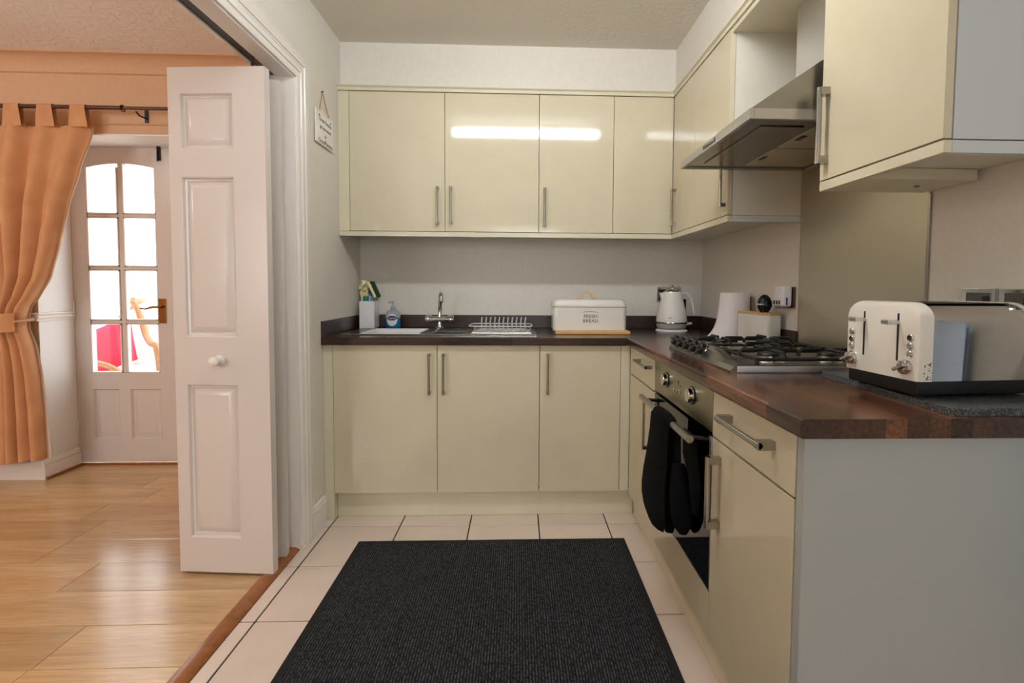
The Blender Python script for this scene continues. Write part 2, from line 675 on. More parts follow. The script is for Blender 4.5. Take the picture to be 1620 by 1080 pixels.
# dining room
mb = MB().box(XDL, -2.812, DY, RY + .12, 0, ZCD).box(-2.812, -1.90, DY, RY + .12, 2.028, ZCD)
mb.box(-1.90, XD, DY, RY + .12, 0, ZCD)
struct('wall_dining_back', mb, 'wall_dining')
struct('wall_dining_left', MB().box(XDL - .1, XDL, YREAR, RY + .12, 0, ZCD), 'wall_dining')
mb = MB().box(XDL, XD, YREAR - .1, YREAR, 0, .8).box(XDL, XD, YREAR - .1, YREAR, 2.1, ZCD)
mb.box(XDL, -3.9, YREAR - .1, YREAR, .8, 2.1).box(-2.1, XD, YREAR - .1, YREAR, .8, 2.1)
struct('wall_dining_front', mb, 'wall_dining')
struct('wall_dining_right', MB().box(XD - .006, XD - .0005, OY1, DY, 0, ZCD).box(XD - .006, XD - .0005, YREAR, OY0, 0, ZCD)
       .box(XD - .006, XD - .0005, OY0, OY1, OZ + .01, ZCD), 'wall_dining')
struct('ceiling', MB().box(XDL - .1, XD, YREAR - .1, RY + .12, ZCD, ZCD + .08), 'ceiling_dining')
# white plaster lining of the door recess
mb = MB().box(-2.8115, -2.806, DY + .001, RY - .002, 0, 2.027).box(-1.906, -1.9005, DY + .001, RY - .002, 0, 2.027)
mb.box(-2.806, -1.906, DY + .001, RY - .002, 2.0195, 2.0275)
struct('wall_recess', mb, 'reveal_white')
struct('trim_9', MB().box(-2.1835, -1.907, RY - .002, RY + .05, .015, 2.018, .002).box(-2.806, -2.1835, RY - .002, RY + .05, 2.0145, 2.0185), 'door_paint')
# cove cornice
cv = [(DY, 2.36)] + [(DY - .012 - .078 * (1 - math.cos(a)), 2.366 + .08 * math.sin(a)) for a in [k * PI / 16 for k in range(9)]] + [(DY - .095, ZCD), (DY, ZCD)]
struct('trim_2', MB().prism(cv, 'x', XDL, XD - .007), 'wall_dining')
struct('trim_3', MB().prism([(DY, 2.078), (DY - .012, 2.080), (DY - .012, 2.086), (DY, 2.092)], 'x', -2.9, XD - .007), 'wall_dining')
# dado rail, turning into the recess
dado = [(0, .938), (.008, .940), (.010, .950), (.018, .956), (.020, .968), (.012, .974), (.022, .980), (.022, .986), (0, .988)]
mb = MB().prism([(-2.806 + a, b) for a, b in dado], 'y', DY - .02, RY - .012)
mb.prism([(DY - a, b) for a, b in dado], 'x', XDL, -2.8062)
struct('trim_4', mb, 'white_paint')
sk = [(0, 0), (.018, 0), (.018, .075), (.014, .082), (.017, .088), (.012, .104), (.004, .112), (0, .114)]
mb = MB().prism([(-2.806 + a, b) for a, b in sk], 'y', DY - .018, RY - .005)
mb.prism([(DY - a, b) for a, b in sk], 'x', XDL, -2.8062)
struct('baseboard_dining', mb, 'white_paint')
struct('trim_5', MB().prism([(-2.788, DY - .018), (-2.774, DY - .018), (-2.774, RY - .012), (-1.91, RY - .012), (-1.91, RY - .001),
                             (-2.788, RY - .001)], 'z', .0005, .014), 'threshold_oak')
sk2 = [(0, 0), (.013, 0), (.013, .088), (.010, .094), (.016, .100), (.016, .108), (.009, .116), (.011, .124), (0, .130)]
struct('baseboard_left', MB().prism([(XL + a, b) for a, b in sk2], 'y', 2.2425, YB - .002), 'white_paint')

# door lining and casing of the opening
mb = MB().box(XD - .002, XL + .001, 2.135, OY1, 0, OZ).box(XD - .002, -1.056, OY0, 2.135, 2.030, OZ)
mb.box(-1.016, XL + .001, OY0, 2.135, 2.030, OZ).box(XD - .002, XL + .001, OY0, OY0 + .02, 0, 2.03)
struct('trim_6', mb, 'white_paint')
struct('trim_7', MB().box(-1.0555, -1.0165, OY0 + .02, 2.1345, 2.036, 2.0445), 'black_plastic')   # bifold track slot
cs = [(0, 0), (.010, 0), (.013, .006), (.013, .024), (.017, .027), (.020, .036), (.019, .046), (.013, .055), (.013, .060), (.018, .063), (.018, .085), (.014, .089), (0, .089)]
n = len(cs)
vs = [(XL + a, 2.147 + b, 0) for a, b in cs] + [(XL + a, 2.147 + b, 2.038 + b) for a, b in cs] + [(XL + a, OY0 - .08, 2.038 + b) for a, b in cs]
fs = [(q * n + k, q * n + (k + 1) % n, q * n + n + (k + 1) % n, q * n + n + k) for q in (0, 1) for k in range(n)]
mb = MB().add(vs, fs + [tuple(range(n)), tuple(2 * n + k for k in range(n))])
struct('trim_8', mb, 'white_paint')

# ------------------------------------------------------------------ glazed dining-room door
d1 = struct_root('door_1', (-2.5, RY, 0))
d1['label'] = 'white glazed door with eight panes beyond the folding door'
DX0, DX1 = -2.803, -2.187
C0, C1, C2, C3 = -2.708, -2.519, -2.487, -2.285
zr = [(.594, .908), (.930, 1.248), (1.270, 1.578), (1.600, 1.915)]
mb = MB()
yf, yb = RY, RY + .040
mb.box(DX0, C0, yf, yb, .016, 2.012).box(C3, DX1, yf, yb, .016, 2.012)


def arch(x):
    return 1.912 - .028 * ((x + 2.4965) / .2115) ** 2


xsn = [C0 + (C3 - C0) * k / 16 for k in range(17)]
mb.prism([(x, arch(x)) for x in xsn] + [(C3, 2.012), (C0, 2.012)], 'y', yf, yb)
mb.box(C0, C3, yf, yb, .49, .594).box(C0, C3, yf, yb, .016, .165)
mb.box(-2.545, -2.475, yf, yb, .165, .49)
part('door_frame', mb, 'door_paint', d1)
for k in range(3):
    part('glazing_bar', MB().box(C0, C3, yf + .004, yb - .004, zr[k][1], zr[k + 1][0], .004, 1), 'door_paint', d1)
part('glazing_bar', MB().box(C1, C2, yf + .003, yb - .003, .594, 1.914, .004, 1), 'door_paint', d1)
for (a, b) in ((C0, C1), (C2, C3)):
    for k, (z0, z1) in enumerate(zr):
        if k == 3:
            n = 8
            pts = [(a, z0), (b, z0)] + [(b + (a - b) * q / n, arch(b + (a - b) * q / n)) for q in range(n + 1)]
            part('pane', MB().prism(pts, 'y', yf + .018, yf + .022), 'pane_glass', d1)
        else:
            part('pane', MB().box(a, b, yf + .018, yf + .022, z0, z1), 'pane_glass', d1)
        bead = MB()
        bead.box(a, a + .007, yf - .001, yf + .016, z0, min(z1, 1.89)).box(b - .007, b, yf - .001, yf + .016, z0, min(z1, 1.89))
        bead.box(a, b, yf - .001, yf + .016, z0, z0 + .007)
        if k < 3:
            bead.box(a, b, yf - .001, yf + .016, z1 - .007, z1)
        part('glazing_bead', bead, 'white_paint', d1)
for (a, b) in ((C0, -2.545), (-2.475, C3)):
    mb = MB().rings(lambda x, z, d: (x, yf + d, z), a, b, .165, .49, [(0, 0), (.010, .012), (.022, .012), (.040, .003), (.042, .003)])
    mb.rings(lambda x, z, d: (x, yb - d, z), a, b, .165, .49, [(0, 0), (.010, .012), (.022, .012), (.040, .003)])
    part('panel', mb, 'door_paint', d1)
h = part('handle_plate', MB().box(-2.283, -2.236, yf - .006, yf, .912, 1.068, .002), 'brass', d1, 'brass lever handle plate')
part('lever', MB().tube([(-2.258, yf - .004, 1.018), (-2.258, yf - .045, 1.018), (-2.29, yf - .052, 1.016), (-2.33, yf - .05, 1.004), (-2.366, yf - .046, 1.008)],
                        [.008, .008, .008, .006, .005], 8), 'brass', h)
part('bolt', MB().box(-2.264, -2.244, yf - .012, yf, 1.932, 2.022, .003).cyl((-2.254, yf - .018, 1.925), (-2.254, yf - .018, 2.015), .004, 8)
     .cyl((-2.254, yf - .014, 1.945), (-2.243, yf - .026, 1.945), .003, 8), 'black_plastic', d1, 'black barrel bolt')
for z in (1.0, .24):
    part('hinge', MB().cyl((-2.801, yf - .006, z - .05), (-2.801, yf - .006, z + .05), .005, 8), 'white_paint', d1)

# ------------------------------------------------------------------ white bifold door, folded back
d2 = struct_root('door_2', (-1.15, 2.0, 0))
d2['label'] = 'white panelled bifold door folded open beside the opening'


def leaf(P0, P1, front_sign, parent, knob):
    """leaf from P0 (left) to P1 (right); its front faces the camera; thickness goes behind"""
    P0, P1 = Vector(P0), Vector(P1)
    wid = (P1 - P0).length
    ud = (P1 - P0) / wid
    nd = Vector((ud.y, -ud.x, 0))          # towards the camera
    TH = .035

    def P(u, z, d):
        p = P0 + ud * u - nd * d
        return (p.x, p.y, z)

    def slab(mb, u0, u1, z0, z1):
        vs = [P(u, z, d) for d in (0, TH) for z in (z0, z1) for u in (u0, u1)]
        mb.add(vs, [(0, 1, 3, 2), (4, 6, 7, 5), (0, 4, 5, 1), (2, 3, 7, 6), (0, 2, 6, 4), (1, 5, 7, 3)])
    zt, zb = 1.985, .012
    a, b = .045, wid - .125
    zz = [(.152, .767), (.953, 1.572), (1.677, 1.889)]
    mb = MB()
    slab(mb, 0, a, zb, zt)
    slab(mb, b, wid, zb, zt)
    last = zb
    for z0, z1 in zz:
        slab(mb, a, b, last, z0)
        last = z1
    slab(mb, a, b, last, zt)
    lf = part('leaf', mb, 'door_paint', parent)
    for z0, z1 in zz:
        mb = MB().rings(P, a, b, z0, z1, [(0, 0), (.004, .002), (.008, .011), (.015, .0125), (.018, .0155), (.041, .003), (.043, .0028)])
        mb.rings(lambda u, z, d: P(u, z, TH - d), a, b, z0, z1, [(0, 0), (.014, .009), (.018, .0125), (.042, .0028)])
        part('panel', mb, 'door_paint', lf)
    if knob:
        q = Vector(P(.183, .862, 0))
        rot = nd.to_track_quat('Z', 'Y').to_matrix().to_4x4()
        mb = MB().lathe([(.0001, 0), (.021, 0), (.021, .004), (.017, .008), (.010, .013), (.010, .022), (.016, .027), (.0195, .035), (.018, .043), (.011, .048), (.0001, .049)], q, 24, rot)
        part('knob', mb, 'white_enamel', lf)


leaf((-1.345, 1.962, 0), (-.966, 1.931, 0), 1, d2, True)
leaf((-1.345, 1.999, 0), (-.972, 2.058, 0), 1, d2, False)
mb = MB().cyl((-1.02, 1.955, 1.985), (-1.02, 1.955, 2.034), .006, 8).cyl((-1.02, 2.075, 1.985), (-1.02, 2.075, 2.034), .006, 8)
part('track_pivot', mb, 'black_plastic', d2)


# ------------------------------------------------------------------ kitchen units
def handle(parent, c, axis, out, L, standoff=.030, r=.0062, post=.007):
    """bar handle centred at c on a front; axis and out are unit vectors"""
    c, ax, ou = Vector(c), Vector(axis), Vector(out)
    sd = ax.cross(ou)
    mb = MB().tube([c + ax * (-L / 2) + ou * standoff, c + ax * (L / 2) + ou * standoff], r, 12)
    for s in (-1, 1):
        q = c + ax * s * (L / 2 - post)
        vs = [q + ax * (i * post) + sd * (j * post) + ou * k for k in (0, standoff + .001) for j in (-1, 1) for i in (-1, 1)]
        mb.add(vs, [(0, 1, 3, 2), (4, 6, 7, 5), (0, 4, 5, 1), (2, 3, 7, 6), (0, 2, 6, 4), (1, 5, 7, 3)])
    return part('handle', mb, 'handle_steel', parent)


G = .0015
BACK = (0, -1, 0)
LEFT = (-1, 0, 0)
Zv = (0, 0, 1)
zb0, zb1 = .134, .8705
CT = .869                                    # carcass top


def front_y(parent, x0, x1, z0, z1, y, name='door', mat='cream_gloss'):
    return part(name, MB().box(x0 + G, x1 - G, y, y + T, z0 + G, z1 - G, .0012, 2), mat, parent)


def front_x(parent, y0, y1, z0, z1, x, name='door', mat='cream_gloss'):
    return part(name, MB().box(x, x + T, y0 + G, y1 - G, z0 + G, z1 - G, .0012, 2), mat, parent)


a0, bd = -.9008, .5045
# sink unit
c = thing('base_cabinet', 'cream gloss double-door base unit under the sink', 'cabinet', (a0 + bd, 2.7, 0))
part('carcass', MB().box(a0 + .002, a0 + 2 * bd - .001, YB + T + .002, YK - .002, .15, .73), 'carcass', c)
d = front_y(c, a0, a0 + bd, zb0, zb1, YB)
handle(d, (-.432, YB, .730), Zv, BACK, .20)
d = front_y(c, a0 + bd, a0 + 2 * bd, zb0, zb1, YB)
handle(d, (-.363, YB, .730), Zv, BACK, .20)
part('filler_strip', MB().box(XL + .001, a0 - .0005, YB + .003, YB + T, .001, zb1 - .002, .001), 'cream_edge', c)
# corner unit
xr0, xr1 = a0 + 2 * bd, a0 + 2.8 * bd
c = thing('base_cabinet', 'cream gloss single-door base unit in the corner under the bread bin', 'cabinet', (xr0 + .2, 2.7, 0))
part('carcass', MB().box(xr0 + .001, xr1 + .1, YB + T + .002, YK - .002, .15, CT), 'carcass', c)
d = front_y(c, xr0, xr1, zb0, zb1, YB)
handle(d, (.147, YB, .730), Zv, BACK, .20)
part('filler_strip', MB().box(xr1 + .001, XB - .001, YB + .001, YB + T, zb0 + .002, zb1 - .002, .001), 'cream_edge', c)
# right run
n0, o0, o1, f1 = .951, 1.3685, 1.9675, 2.388
c = thing('base_cabinet', 'cream gloss drawer-over-door base unit between oven and corner', 'cabinet', (.85, (o1 + f1) / 2, 0))
part('carcass', MB().box(XB + T + .002, XR - .002, o1 + .001, f1 + .01, .15, CT), 'carcass', c)
d = front_x(c, o1, f1, .7335, zb1, XB, 'drawer')
handle(d, (XB, 2.105, .825), (0, 1, 0), LEFT, .205)
d = front_x(c, o1, f1, .124, .7305, XB)
handle(d, (XB, 2.018, .585), Zv, LEFT, .215)
part('filler_strip', MB().box(XB + .001, XB + T, f1 + .001, YB - .001, .124, zb1 - .002), 'cream_edge', c)
c = thing('base_cabinet', 'cream gloss drawer-over-door base unit at the near end of the worktop', 'cabinet', (.85, (n0 + o0) / 2, 0))
part('carcass', MB().box(XB + T + .002, XR - .002, n0 + .001, o0 - .001, .15, CT), 'carcass', c)
d = front_x(c, n0, o0, .7335, zb1, XB, 'drawer')
handle(d, (XB, 1.142, .815), (0, 1, 0), LEFT, .232, .036, .0075, .010)
d = front_x(c, n0, o0, .124, .7305, XB)
handle(d, (XB, 1.312, .592), Zv, LEFT, .20, .034, .0075, .010)
# panels, plinths
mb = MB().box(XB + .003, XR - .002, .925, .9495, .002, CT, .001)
solo('end_panel', mb, 'ivory_panel_shaded', 'tall pale grey-cream end panel closing the near end of the base units', 'panel', (.84, .93, 0))
solo('plinth', MB().box(-.898, .592, YB + .040, YB + .056, .001, .131, .001).box(-.915, -.899, YB + .022, YB + .056, .001, .131, .001), 'cream_edge', 'long cream plinth board under the sink units along the back', 'plinth', (-.2, YB + .04, 0))
solo('plinth', MB().box(.595, .611, .952, YB + .056, .001, .121, .001), 'cream_gloss', 'long cream plinth board under the oven side of the kitchen', 'plinth', (.6, 1.6, 0))

# ------------------------------------------------------------------ built-in oven
ov = thing('oven', 'built-in stainless steel single oven with black glass door under the hob', 'oven', (.85, (o0 + o1) / 2, .27))
part('cavity', MB().box(XB + .026, XR - .01, o0 + .004, o1 - .004, .275, CT - .002), 'black_plastic', ov)
part('control_panel', MB().box(XB, XB + .024, o0 + .002, o1 - .002, .742, zb1 - .001, .0015), 'oven_steel', ov, 'stainless steel control panel')
for y in (1.807, 1.537):
    mb = MB().lathe([(.0001, 0), (.027, 0), (.027, .003), (.023, .004), (.022, .016), (.020, .018), (.0001, .018)], (XB - .0002, y, .8125), 28,
                    Matrix.Rotation(-PI / 2, 4, 'Y'))
    part('knob', mb, 'chrome', ov)
    part('knob_ring', MB().tube([(XB - .002, y + .0275 * math.cos(a), .8125 + .0275 * math.sin(a)) for a in [2 * PI * k / 28 for k in range(28)]], .0018, 6, True), 'black_plastic', ov)
for y, z in ((1.709, .796), (1.680, .797), (1.650, .798)):
    part('button', MB().lathe([(.0001, 0), (.0065, 0), (.0065, .004), (.0001, .005)], (XB - .0002, y, z), 14, Matrix.Rotation(-PI / 2, 4, 'Y')), 'chrome', ov)
part('mark', MB().box(XB - .0006, XB, 1.664, 1.676, .824, .832).box(XB - .0006, XB, 1.668, 1.671, .818, .836).box(XB - .0006, XB, 1.640, 1.662, .818, .8205), 'ink', ov)
dr = part('door', MB().box(XB + .001, XB + .024, o0 + .003, o1 - .003, .2745, .7295, .002), 'oven_glass', ov, 'black glass oven door')
part('door_trim', MB().box(XB, XB + .022, o0 + .002, o0 + .0045, .2725, .7305).box(XB, XB + .022, o0 + .002, o1 - .002, .2715, .2745).box(XB - .001, XB + .006, o0 + .0045, o0 + .020, .66, .728),
     'brushed_steel', ov)
hb = part('handle', MB().cyl((.495, 1.372, .722), (.495, 1.925, .722), .0115, 18), 'handle_steel', dr, 'round steel bar handle')
for y in (1.40, 1.885):
    part('bracket', MB().cyl((XB + .002, y, .714), (.500, y, .720), .0065, 12), 'black_gloss', dr, 'black handle bracket')
hs = thing('oven_housing', 'cream gloss filler panel below the oven', 'cabinet', (.85, (o0 + o1) / 2, 0))
part('front_panel', MB().box(XB, XB + T, o0 + G, o1 - G, .124, .2695, .0012), 'cream_gloss', hs)
part('shelf', MB().box(XB + T + .001, XR - .003, o0 + .001, o1 - .001, .15, .268), 'carcass', hs)

# ------------------------------------------------------------------ worktop with upstands
wt = thing('worktop', 'dark walnut block-effect L-shaped worktop on the base units', 'worktop', (.1, 2.6, .871))
WF = YB - .022
SX0, SX1, SY0, SY1 = -.905, .095, 2.505, 2.875       # sink cut-out
sl = MB()
sl.box(XL + .001, SX0 + .012, WF, YK - .001, .871, ZW, .003)
sl = MB().box(XL + .001, XR - .001, WF, SY0 + .012, .871, ZW).box(XL + .001, XR - .001, SY1 - .012, YK - .001, .871, ZW)
sl.box(XL + .001, SX0 + .012, SY0 + .012, SY1 - .012, .871, ZW).box(SX1 - .012, XR - .001, SY0 + .012, SY1 - .012, .871, ZW)
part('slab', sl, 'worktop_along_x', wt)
YE = .898
prof = [(XB - .0215, .874), (XB - .0235, .880), (XB - .0235, .900), (XB - .0215, .906), (XB - .017, ZW), (XR - .001, ZW), (XR - .001, .871), (XB - .0185, .871)]
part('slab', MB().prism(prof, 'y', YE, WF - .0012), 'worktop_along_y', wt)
part('joint_strip', MB().box(XB - .0225, XR - .001, WF - .0012, WF - .0002, .872, ZW + .0003), 'joint_metal', wt)
part('upstand', MB().box(XL + .013, XR - .013, YK - .013, YK - .001, ZW + .0003, ZW + .077, .002), 'upstand_walnut', wt)
part('upstand', MB().box(XL + .001, XL + .0125, WF, YK - .001, ZW + .0003, ZW + .077, .002), 'upstand_walnut', wt)
part('upstand', MB().box(XR - .0125, XR - .001, 1.928, YK - .001, ZW + .0003, ZW + .077, .002), 'upstand_walnut', wt)

# ------------------------------------------------------------------ wall units
zw0, zw1, zpel = 1.4484, 2.1743, 1.4221
w0, wd = -.8895, .4988
XWs = .0185


def wall_unit_y(label, x0, x1, doors, nm='wall_cabinet'):
    c = thing(nm, label, 'cabinet', ((x0 + x1) / 2, 2.8, zw0))
    part('carcass', MB().box(x0 + .001, x1 - .001, YW + T + .002, YK - .002, zw0 + .002, zw1), 'carcass', c)
    return c


c = wall_unit_y('cream gloss double wall cabinet above the sink', w0, w0 + 2 * wd, 2)
d = front_y(c, w0, w0 + wd, zw0, zw1, YW)
handle(d, (-.428, YW, 1.583), Zv, BACK, .195)
d = front_y(c, w0 + wd, w0 + 2 * wd, zw0, zw1, YW)
handle(d, (-.358, YW, 1.585), Zv, BACK, .195)
part('filler_strip', MB().box(XL + .001, w0 - .0012, YW + .002, YW + T, zw0, zw1, .0008), 'cream_edge', c)
c = wall_unit_y('cream gloss single-door wall cabinet above the bread bin', w0 + 2 * wd, w0 + 2.8 * wd, 1)
d = front_y(c, w0 + 2 * wd, w0 + 2.8 * wd, zw0, zw1, YW)
handle(d, (.139, YW, 1.584), Zv, BACK, .195)
xk = w0 + 2.8 * wd
c = thing('corner_wall_cabinet', 'cream gloss corner wall cabinet with an angled pair of doors above the kettle', 'cabinet', (.9, 2.8, zw0))
ym = 2.318
part('carcass', MB().prism([(xk + .001, YW + T + .002), (XW + T + .002, YW + T + .002), (XW + T + .002, ym + .001), (XR - .002, ym + .001),
                            (XR - .002, YK - .002), (xk + .001, YK - .002)], 'z', zw0 + .002, zw1), 'carcass', c)
front_y(c, xk, XW - .001, zw0, zw1, YW)
d = front_x(c, ym, YW - .002, zw0, zw1, XW)
handle(d, (XW, 2.588, 1.584), Zv, LEFT, .19, .022)
rw1, rw2, rwn = 1.935, 1.327, .934
c = thing('wall_cabinet', 'cream gloss single-door wall cabinet beside the cooker hood on its far side', 'cabinet', (.98, 2.12, zw0))
part('carcass', MB().box(XW + T + .002, XR - .002, rw1 + .002, ym - .001, zw0 + .002, zw1), 'carcass', c)
part('side_panel', MB().box(XW + T + .001, XR - .002, rw1 - .0005, rw1 + .0015, zw0, zw1), 'carcass', c)
d = front_x(c, rw1, ym, zw0, zw1, XW)
handle(d, (XW, 1.957, 1.566), Zv, LEFT, .165, .022)
XN = .822
c = thing('wall_cabinet', 'large cream gloss wall cabinet nearest the camera above the toaster', 'cabinet', (.98, 1.13, zw0))
part('carcass', MB().box(XN + T + .002, XR - .002, rwn + .018, rw2 - .001, zw0 + .002, zw1), 'carcass', c)
part('side_panel', MB().box(XN + T + .0015, XR - .002, rwn, rwn + .0175, zw0 + .0005, zw1, .0006), 'ivory_panel_lit', c)
d = front_x(c, rwn, rw2, zw0, zw1, XN)
handle(d, (XN, 1.300, 1.590), Zv, LEFT, .200, .024, .0075, .010)
part('pelmet', MB().box(XN + .001, XN + T, rwn, rw2, zpel, zw0 - .002, .001), 'cream_edge', c)
part('pelmet', MB().box(XN + T + .0005, XR - .002, rwn, rwn + .017, zpel, zw0 - .002, .001), 'ivory_panel_lit', c)
bp = part('under_plate', MB().box(XN + T + .002, XR - .015, 1.165, rw2 - .001, zpel + .001, zw0 + .001, .001), 'cream_edge', c)
part('screw_cover', MB().cyl((1.03, 1.245, zpel - .0008), (1.03, 1.245, zpel + .001), .006, 12), 'brown_metal', bp)
# pelmet (light rail) and cornice runs
mb = MB().box(XL + .001, XW - .0005, YW + .002, YW + .020, zpel, zw0 - .0015, .0012)
mb.box(XW - .0005, XW + .0175, rw1, YW + .020, zpel, zw0 - .0015, .0012)
pl = solo('pelmet', mb, 'cream_edge', 'cream pelmet rail running under the far wall cabinets round the corner', 'pelmet', (-.1, YW, zpel))
part('pelmet_return', MB().box(XW + .018, XR - .002, rw1, rw1 + .018, zpel, zw0 - .0015, .001), 'ivory_panel_lit', pl)
mb = MB().prism([(YW - .004, zw1 + .002), (YW - .004, zw1 + .018), (YW - .012, zw1 + .024), (YW - .012, zw1 + .028), (YW + .06, zw1 + .028), (YW + .06, zw1 + .002)], 'x', XL + .001, XW - .004)
mb.prism([(XW - .004, zw1 + .002), (XW - .004, zw1 + .018), (XW - .012, zw1 + .024), (XW - .012, zw1 + .028), (XW + .06, zw1 + .028), (XW + .06, zw1 + .002)], 'y', .93, YW + .06)
solo('cornice', mb, 'cream_edge', 'cream cornice strip along the top of the wall cabinets', 'cornice', (-.1, YW, zw1))
mb = MB().box(XW + .004, XR - .002, rw2 + .001, rw1 - .001, zw1 - .018, zw1 + .001, .001)
solo('bridging_shelf', mb, 'cream_edge', 'cream bridging board above the cooker hood between two wall cabinets', 'shelf', (.98, 1.63, zw1))

# ------------------------------------------------------------------ cooker hood
HX, HY0, HY1, HZ = .633, 1.345, 1.925, 1.622
hd = thing('cooker_hood', 'stainless steel chimney cooker hood above the hob', 'hood', (.9, 1.635, HZ))
lip = .029
# lip ring, open below
mb = MB().box(HX, HX + .012, HY0, HY1, HZ, HZ + lip, .0015).box(HX + .012, XR - .004, HY0, HY0 + .012, HZ, HZ + lip, .0015)
mb.box(HX + .012, XR - .004, HY1 - .012, HY1, HZ, HZ + lip, .0015)
part('lip', mb, 'hood_steel', hd)
zt = HZ + lip
mb = MB().prism([(HX + .004, zt), (XR - .004, zt), (XR - .004, 1.985), (HX + .010, zt + .004)], 'y', HY0 + .002, HY1 - .002)
part('canopy', mb, 'hob_steel', hd)
part('filter_plate', MB().box(HX + .0125, XR - .005, HY0 + .0125, HY1 - .0125, HZ + .006, HZ + .012), 'hood_under', hd)
part('grease_filter', MB().box(.86, 1.10, 1.40, 1.63, HZ + .003, HZ + .006, .001), 'splash_steel', hd)
part('grease_filter', MB().box(.86, 1.10, 1.64, 1.87, HZ + .003, HZ + .006, .001), 'splash_steel', hd)
for y in (1.515, 1.755):
    part('filter_catch', MB().box(.868, .884, y - .022, y + .022, HZ + .0005, HZ + .003, .0008), 'black_plastic', hd)
part('light_panel', MB().box(.70, .83, 1.42, 1.85, HZ + .0025, HZ + .0062, .001), 'hood_under', hd)
part('switch_panel', MB().box(HX - .002, HX + .001, 1.585, 1.685, HZ + .009, HZ + .021, .0008), 'black_gloss', hd)
part('chimney', MB().box(.990, XR - .004, 1.51, 1.76, 1.80, zw1 - .0185, .004), 'brushed_steel', hd)
mb = MB().box(XR - .005, XR - .001, 1.318, 1.926, ZW + .001, HZ - .002)
sp = solo('splashback', mb, 'splash_steel', 'brushed stainless steel splashback behind the hob', 'splashback', (XR, 1.62, ZW))
part('edge_trim', MB().box(XR - .007, XR - .001, 1.309, 1.3175, ZW + .001, zpel - .001, .001), 'handle_steel', sp)
part('edge_trim', MB().box(XR - .006, XR - .001, 1.9265, 1.9275, ZW + .078, zpel - .001), 'beech', sp)

# ------------------------------------------------------------------ gas hob
HBX0, HBX1, HB0, HB1 = .622, 1.085, 1.402, 1.985
hob = thing('gas_hob', 'five-burner stainless steel gas hob with black pan supports', 'hob', (.86, 1.74, ZW))
prof = [(HBX0, ZW + .0005), (HBX0 - .001, ZW + .006), (HBX0 + .012, ZW + .019), (HBX0 + .03, ZW + .022), (HBX1 - .01, ZW + .022), (HBX1, ZW + .012), (HBX1, ZW + .0005)]
part('body', MB().prism(prof, 'y', HB0, HB1), 'hob_steel', hob)
part('rim', MB().box(HBX0 + .02, HBX1, HB0 - .003, HB0 + .006, ZW + .0005, ZW + .020, .003), 'rim_steel', hob)
# raised control ridge
ya_, yb_ = 1.60, 2.02
mb = MB()
rp = lambda k: [(HBX0 + .012, ZW + .018), (HBX0 + .024, ZW + .018 + .026 * k), (HBX0 + .036, ZW + .020 + .030 * k), (HBX0 + .060, ZW + .021 + .024 * k), (HBX0 + .085, ZW + .021)]
stn = [(1.50, .02), (1.54, .3), (1.59, .85), (1.64, 1), (1.94, 1), (1.965, .8), (1.98, .02)]
vs, fs = [], []
for (y, k) in stn:
    vs += [(x, y, z) for x, z in rp(k)]
for i in range(len(stn) - 1):
    for j in range(4):
        fs.append((i * 5 + j, i * 5 + j + 1, i * 5 + 6 + j, i * 5 + 5 + j))
mb.add(vs, fs)
part('control_ridge', mb, 'hob_steel', hob)
tilt = Matrix.Rotation(-math.radians(62), 4, 'Y')
for k in range(5):
    y = 1.662 + k * .069
    q = (HBX0 + .021, y, ZW + .034)
    kn = part('knob', MB().lathe([(.0001, 0), (.024, 0), (.024, .005), (.0215, .007), (.0205, .020), (.017, .023), (.0001, .023)], q, 24, tilt)
              .box(-.0035, .0035, -.017, .017, .020, .031, .001, 1, Matrix.Translation(q) @ tilt), 'black_plastic', hob)
    part('knob_ring', MB().tube([Vector(q) + tilt @ Vector((.0243 * math.cos(a), .0243 * math.sin(a), .004)) for a in [2 * PI * j / 24 for j in range(24)]], .0016, 6, True), 'chrome', kn)
zh = ZW + .022
burn = [(.79, 1.510, .036), (.98, 1.510, .030), (.79, 1.880, .030), (.98, 1.880, .036), (.885, 1.695, .046)]
for (x, y, r) in burn:
    b = part('burner', MB().lathe([(.0001, 0), (r + .018, 0), (r + .016, .004), (r + .006, .008), (r, .010), (r, .016), (.0001, .016)], (x, y, zh), 28), 'burner_steel', hob)
    part('burner_cap', MB().lathe([(.0001, 0), (r * .92, 0), (r * .98, .004), (r * .9, .008), (.0001, .009)], (x, y, zh + .0165), 28), 'cast_iron', b)
zg = ZW + .056
for (ga, gb) in ((1.412, 1.605), (1.610, 1.780), (1.785, 1.975)):
    mb = MB()
    xa, xb = .705, 1.072
    for (p, q) in (((xa, ga), (xb, ga)), ((xa, gb), (xb, gb)), ((xa, ga), (xa, gb)), ((xb, ga), (xb, gb))):
        mb.tube([(p[0], p[1], zg - .018), (q[0], q[1], zg - .018)], .0055, 6)
    ymid = (ga + gb) / 2
    for bx_ in ((.79, .98) if abs(ymid - 1.695) > .05 else (.885,)):
        for (dx, dy) in ((1, 0), (-1, 0), (0, 1), (0, -1)):
            s0 = Vector((bx_, ymid, zg))
            L1 = (gb - ga) / 2
            end = Vector((dx * (L1 if dx else 0), dy * L1, 0))
            mb.tube([s0 + end * .22, s0 + end * .88, s0 + end * .99 + Vector((0, 0, -.010)), s0 + end * 1.0 + Vector((0, 0, -.02))], .0058, 6)
    for (x, y) in ((xa, ga), (xb, ga), (xa, gb), (xb, gb)):
        mb.tube([(x, y, zg - .016), (x, y, zh + .0005)], .006, 6)
    part('pan_support', mb, 'cast_iron', hob)

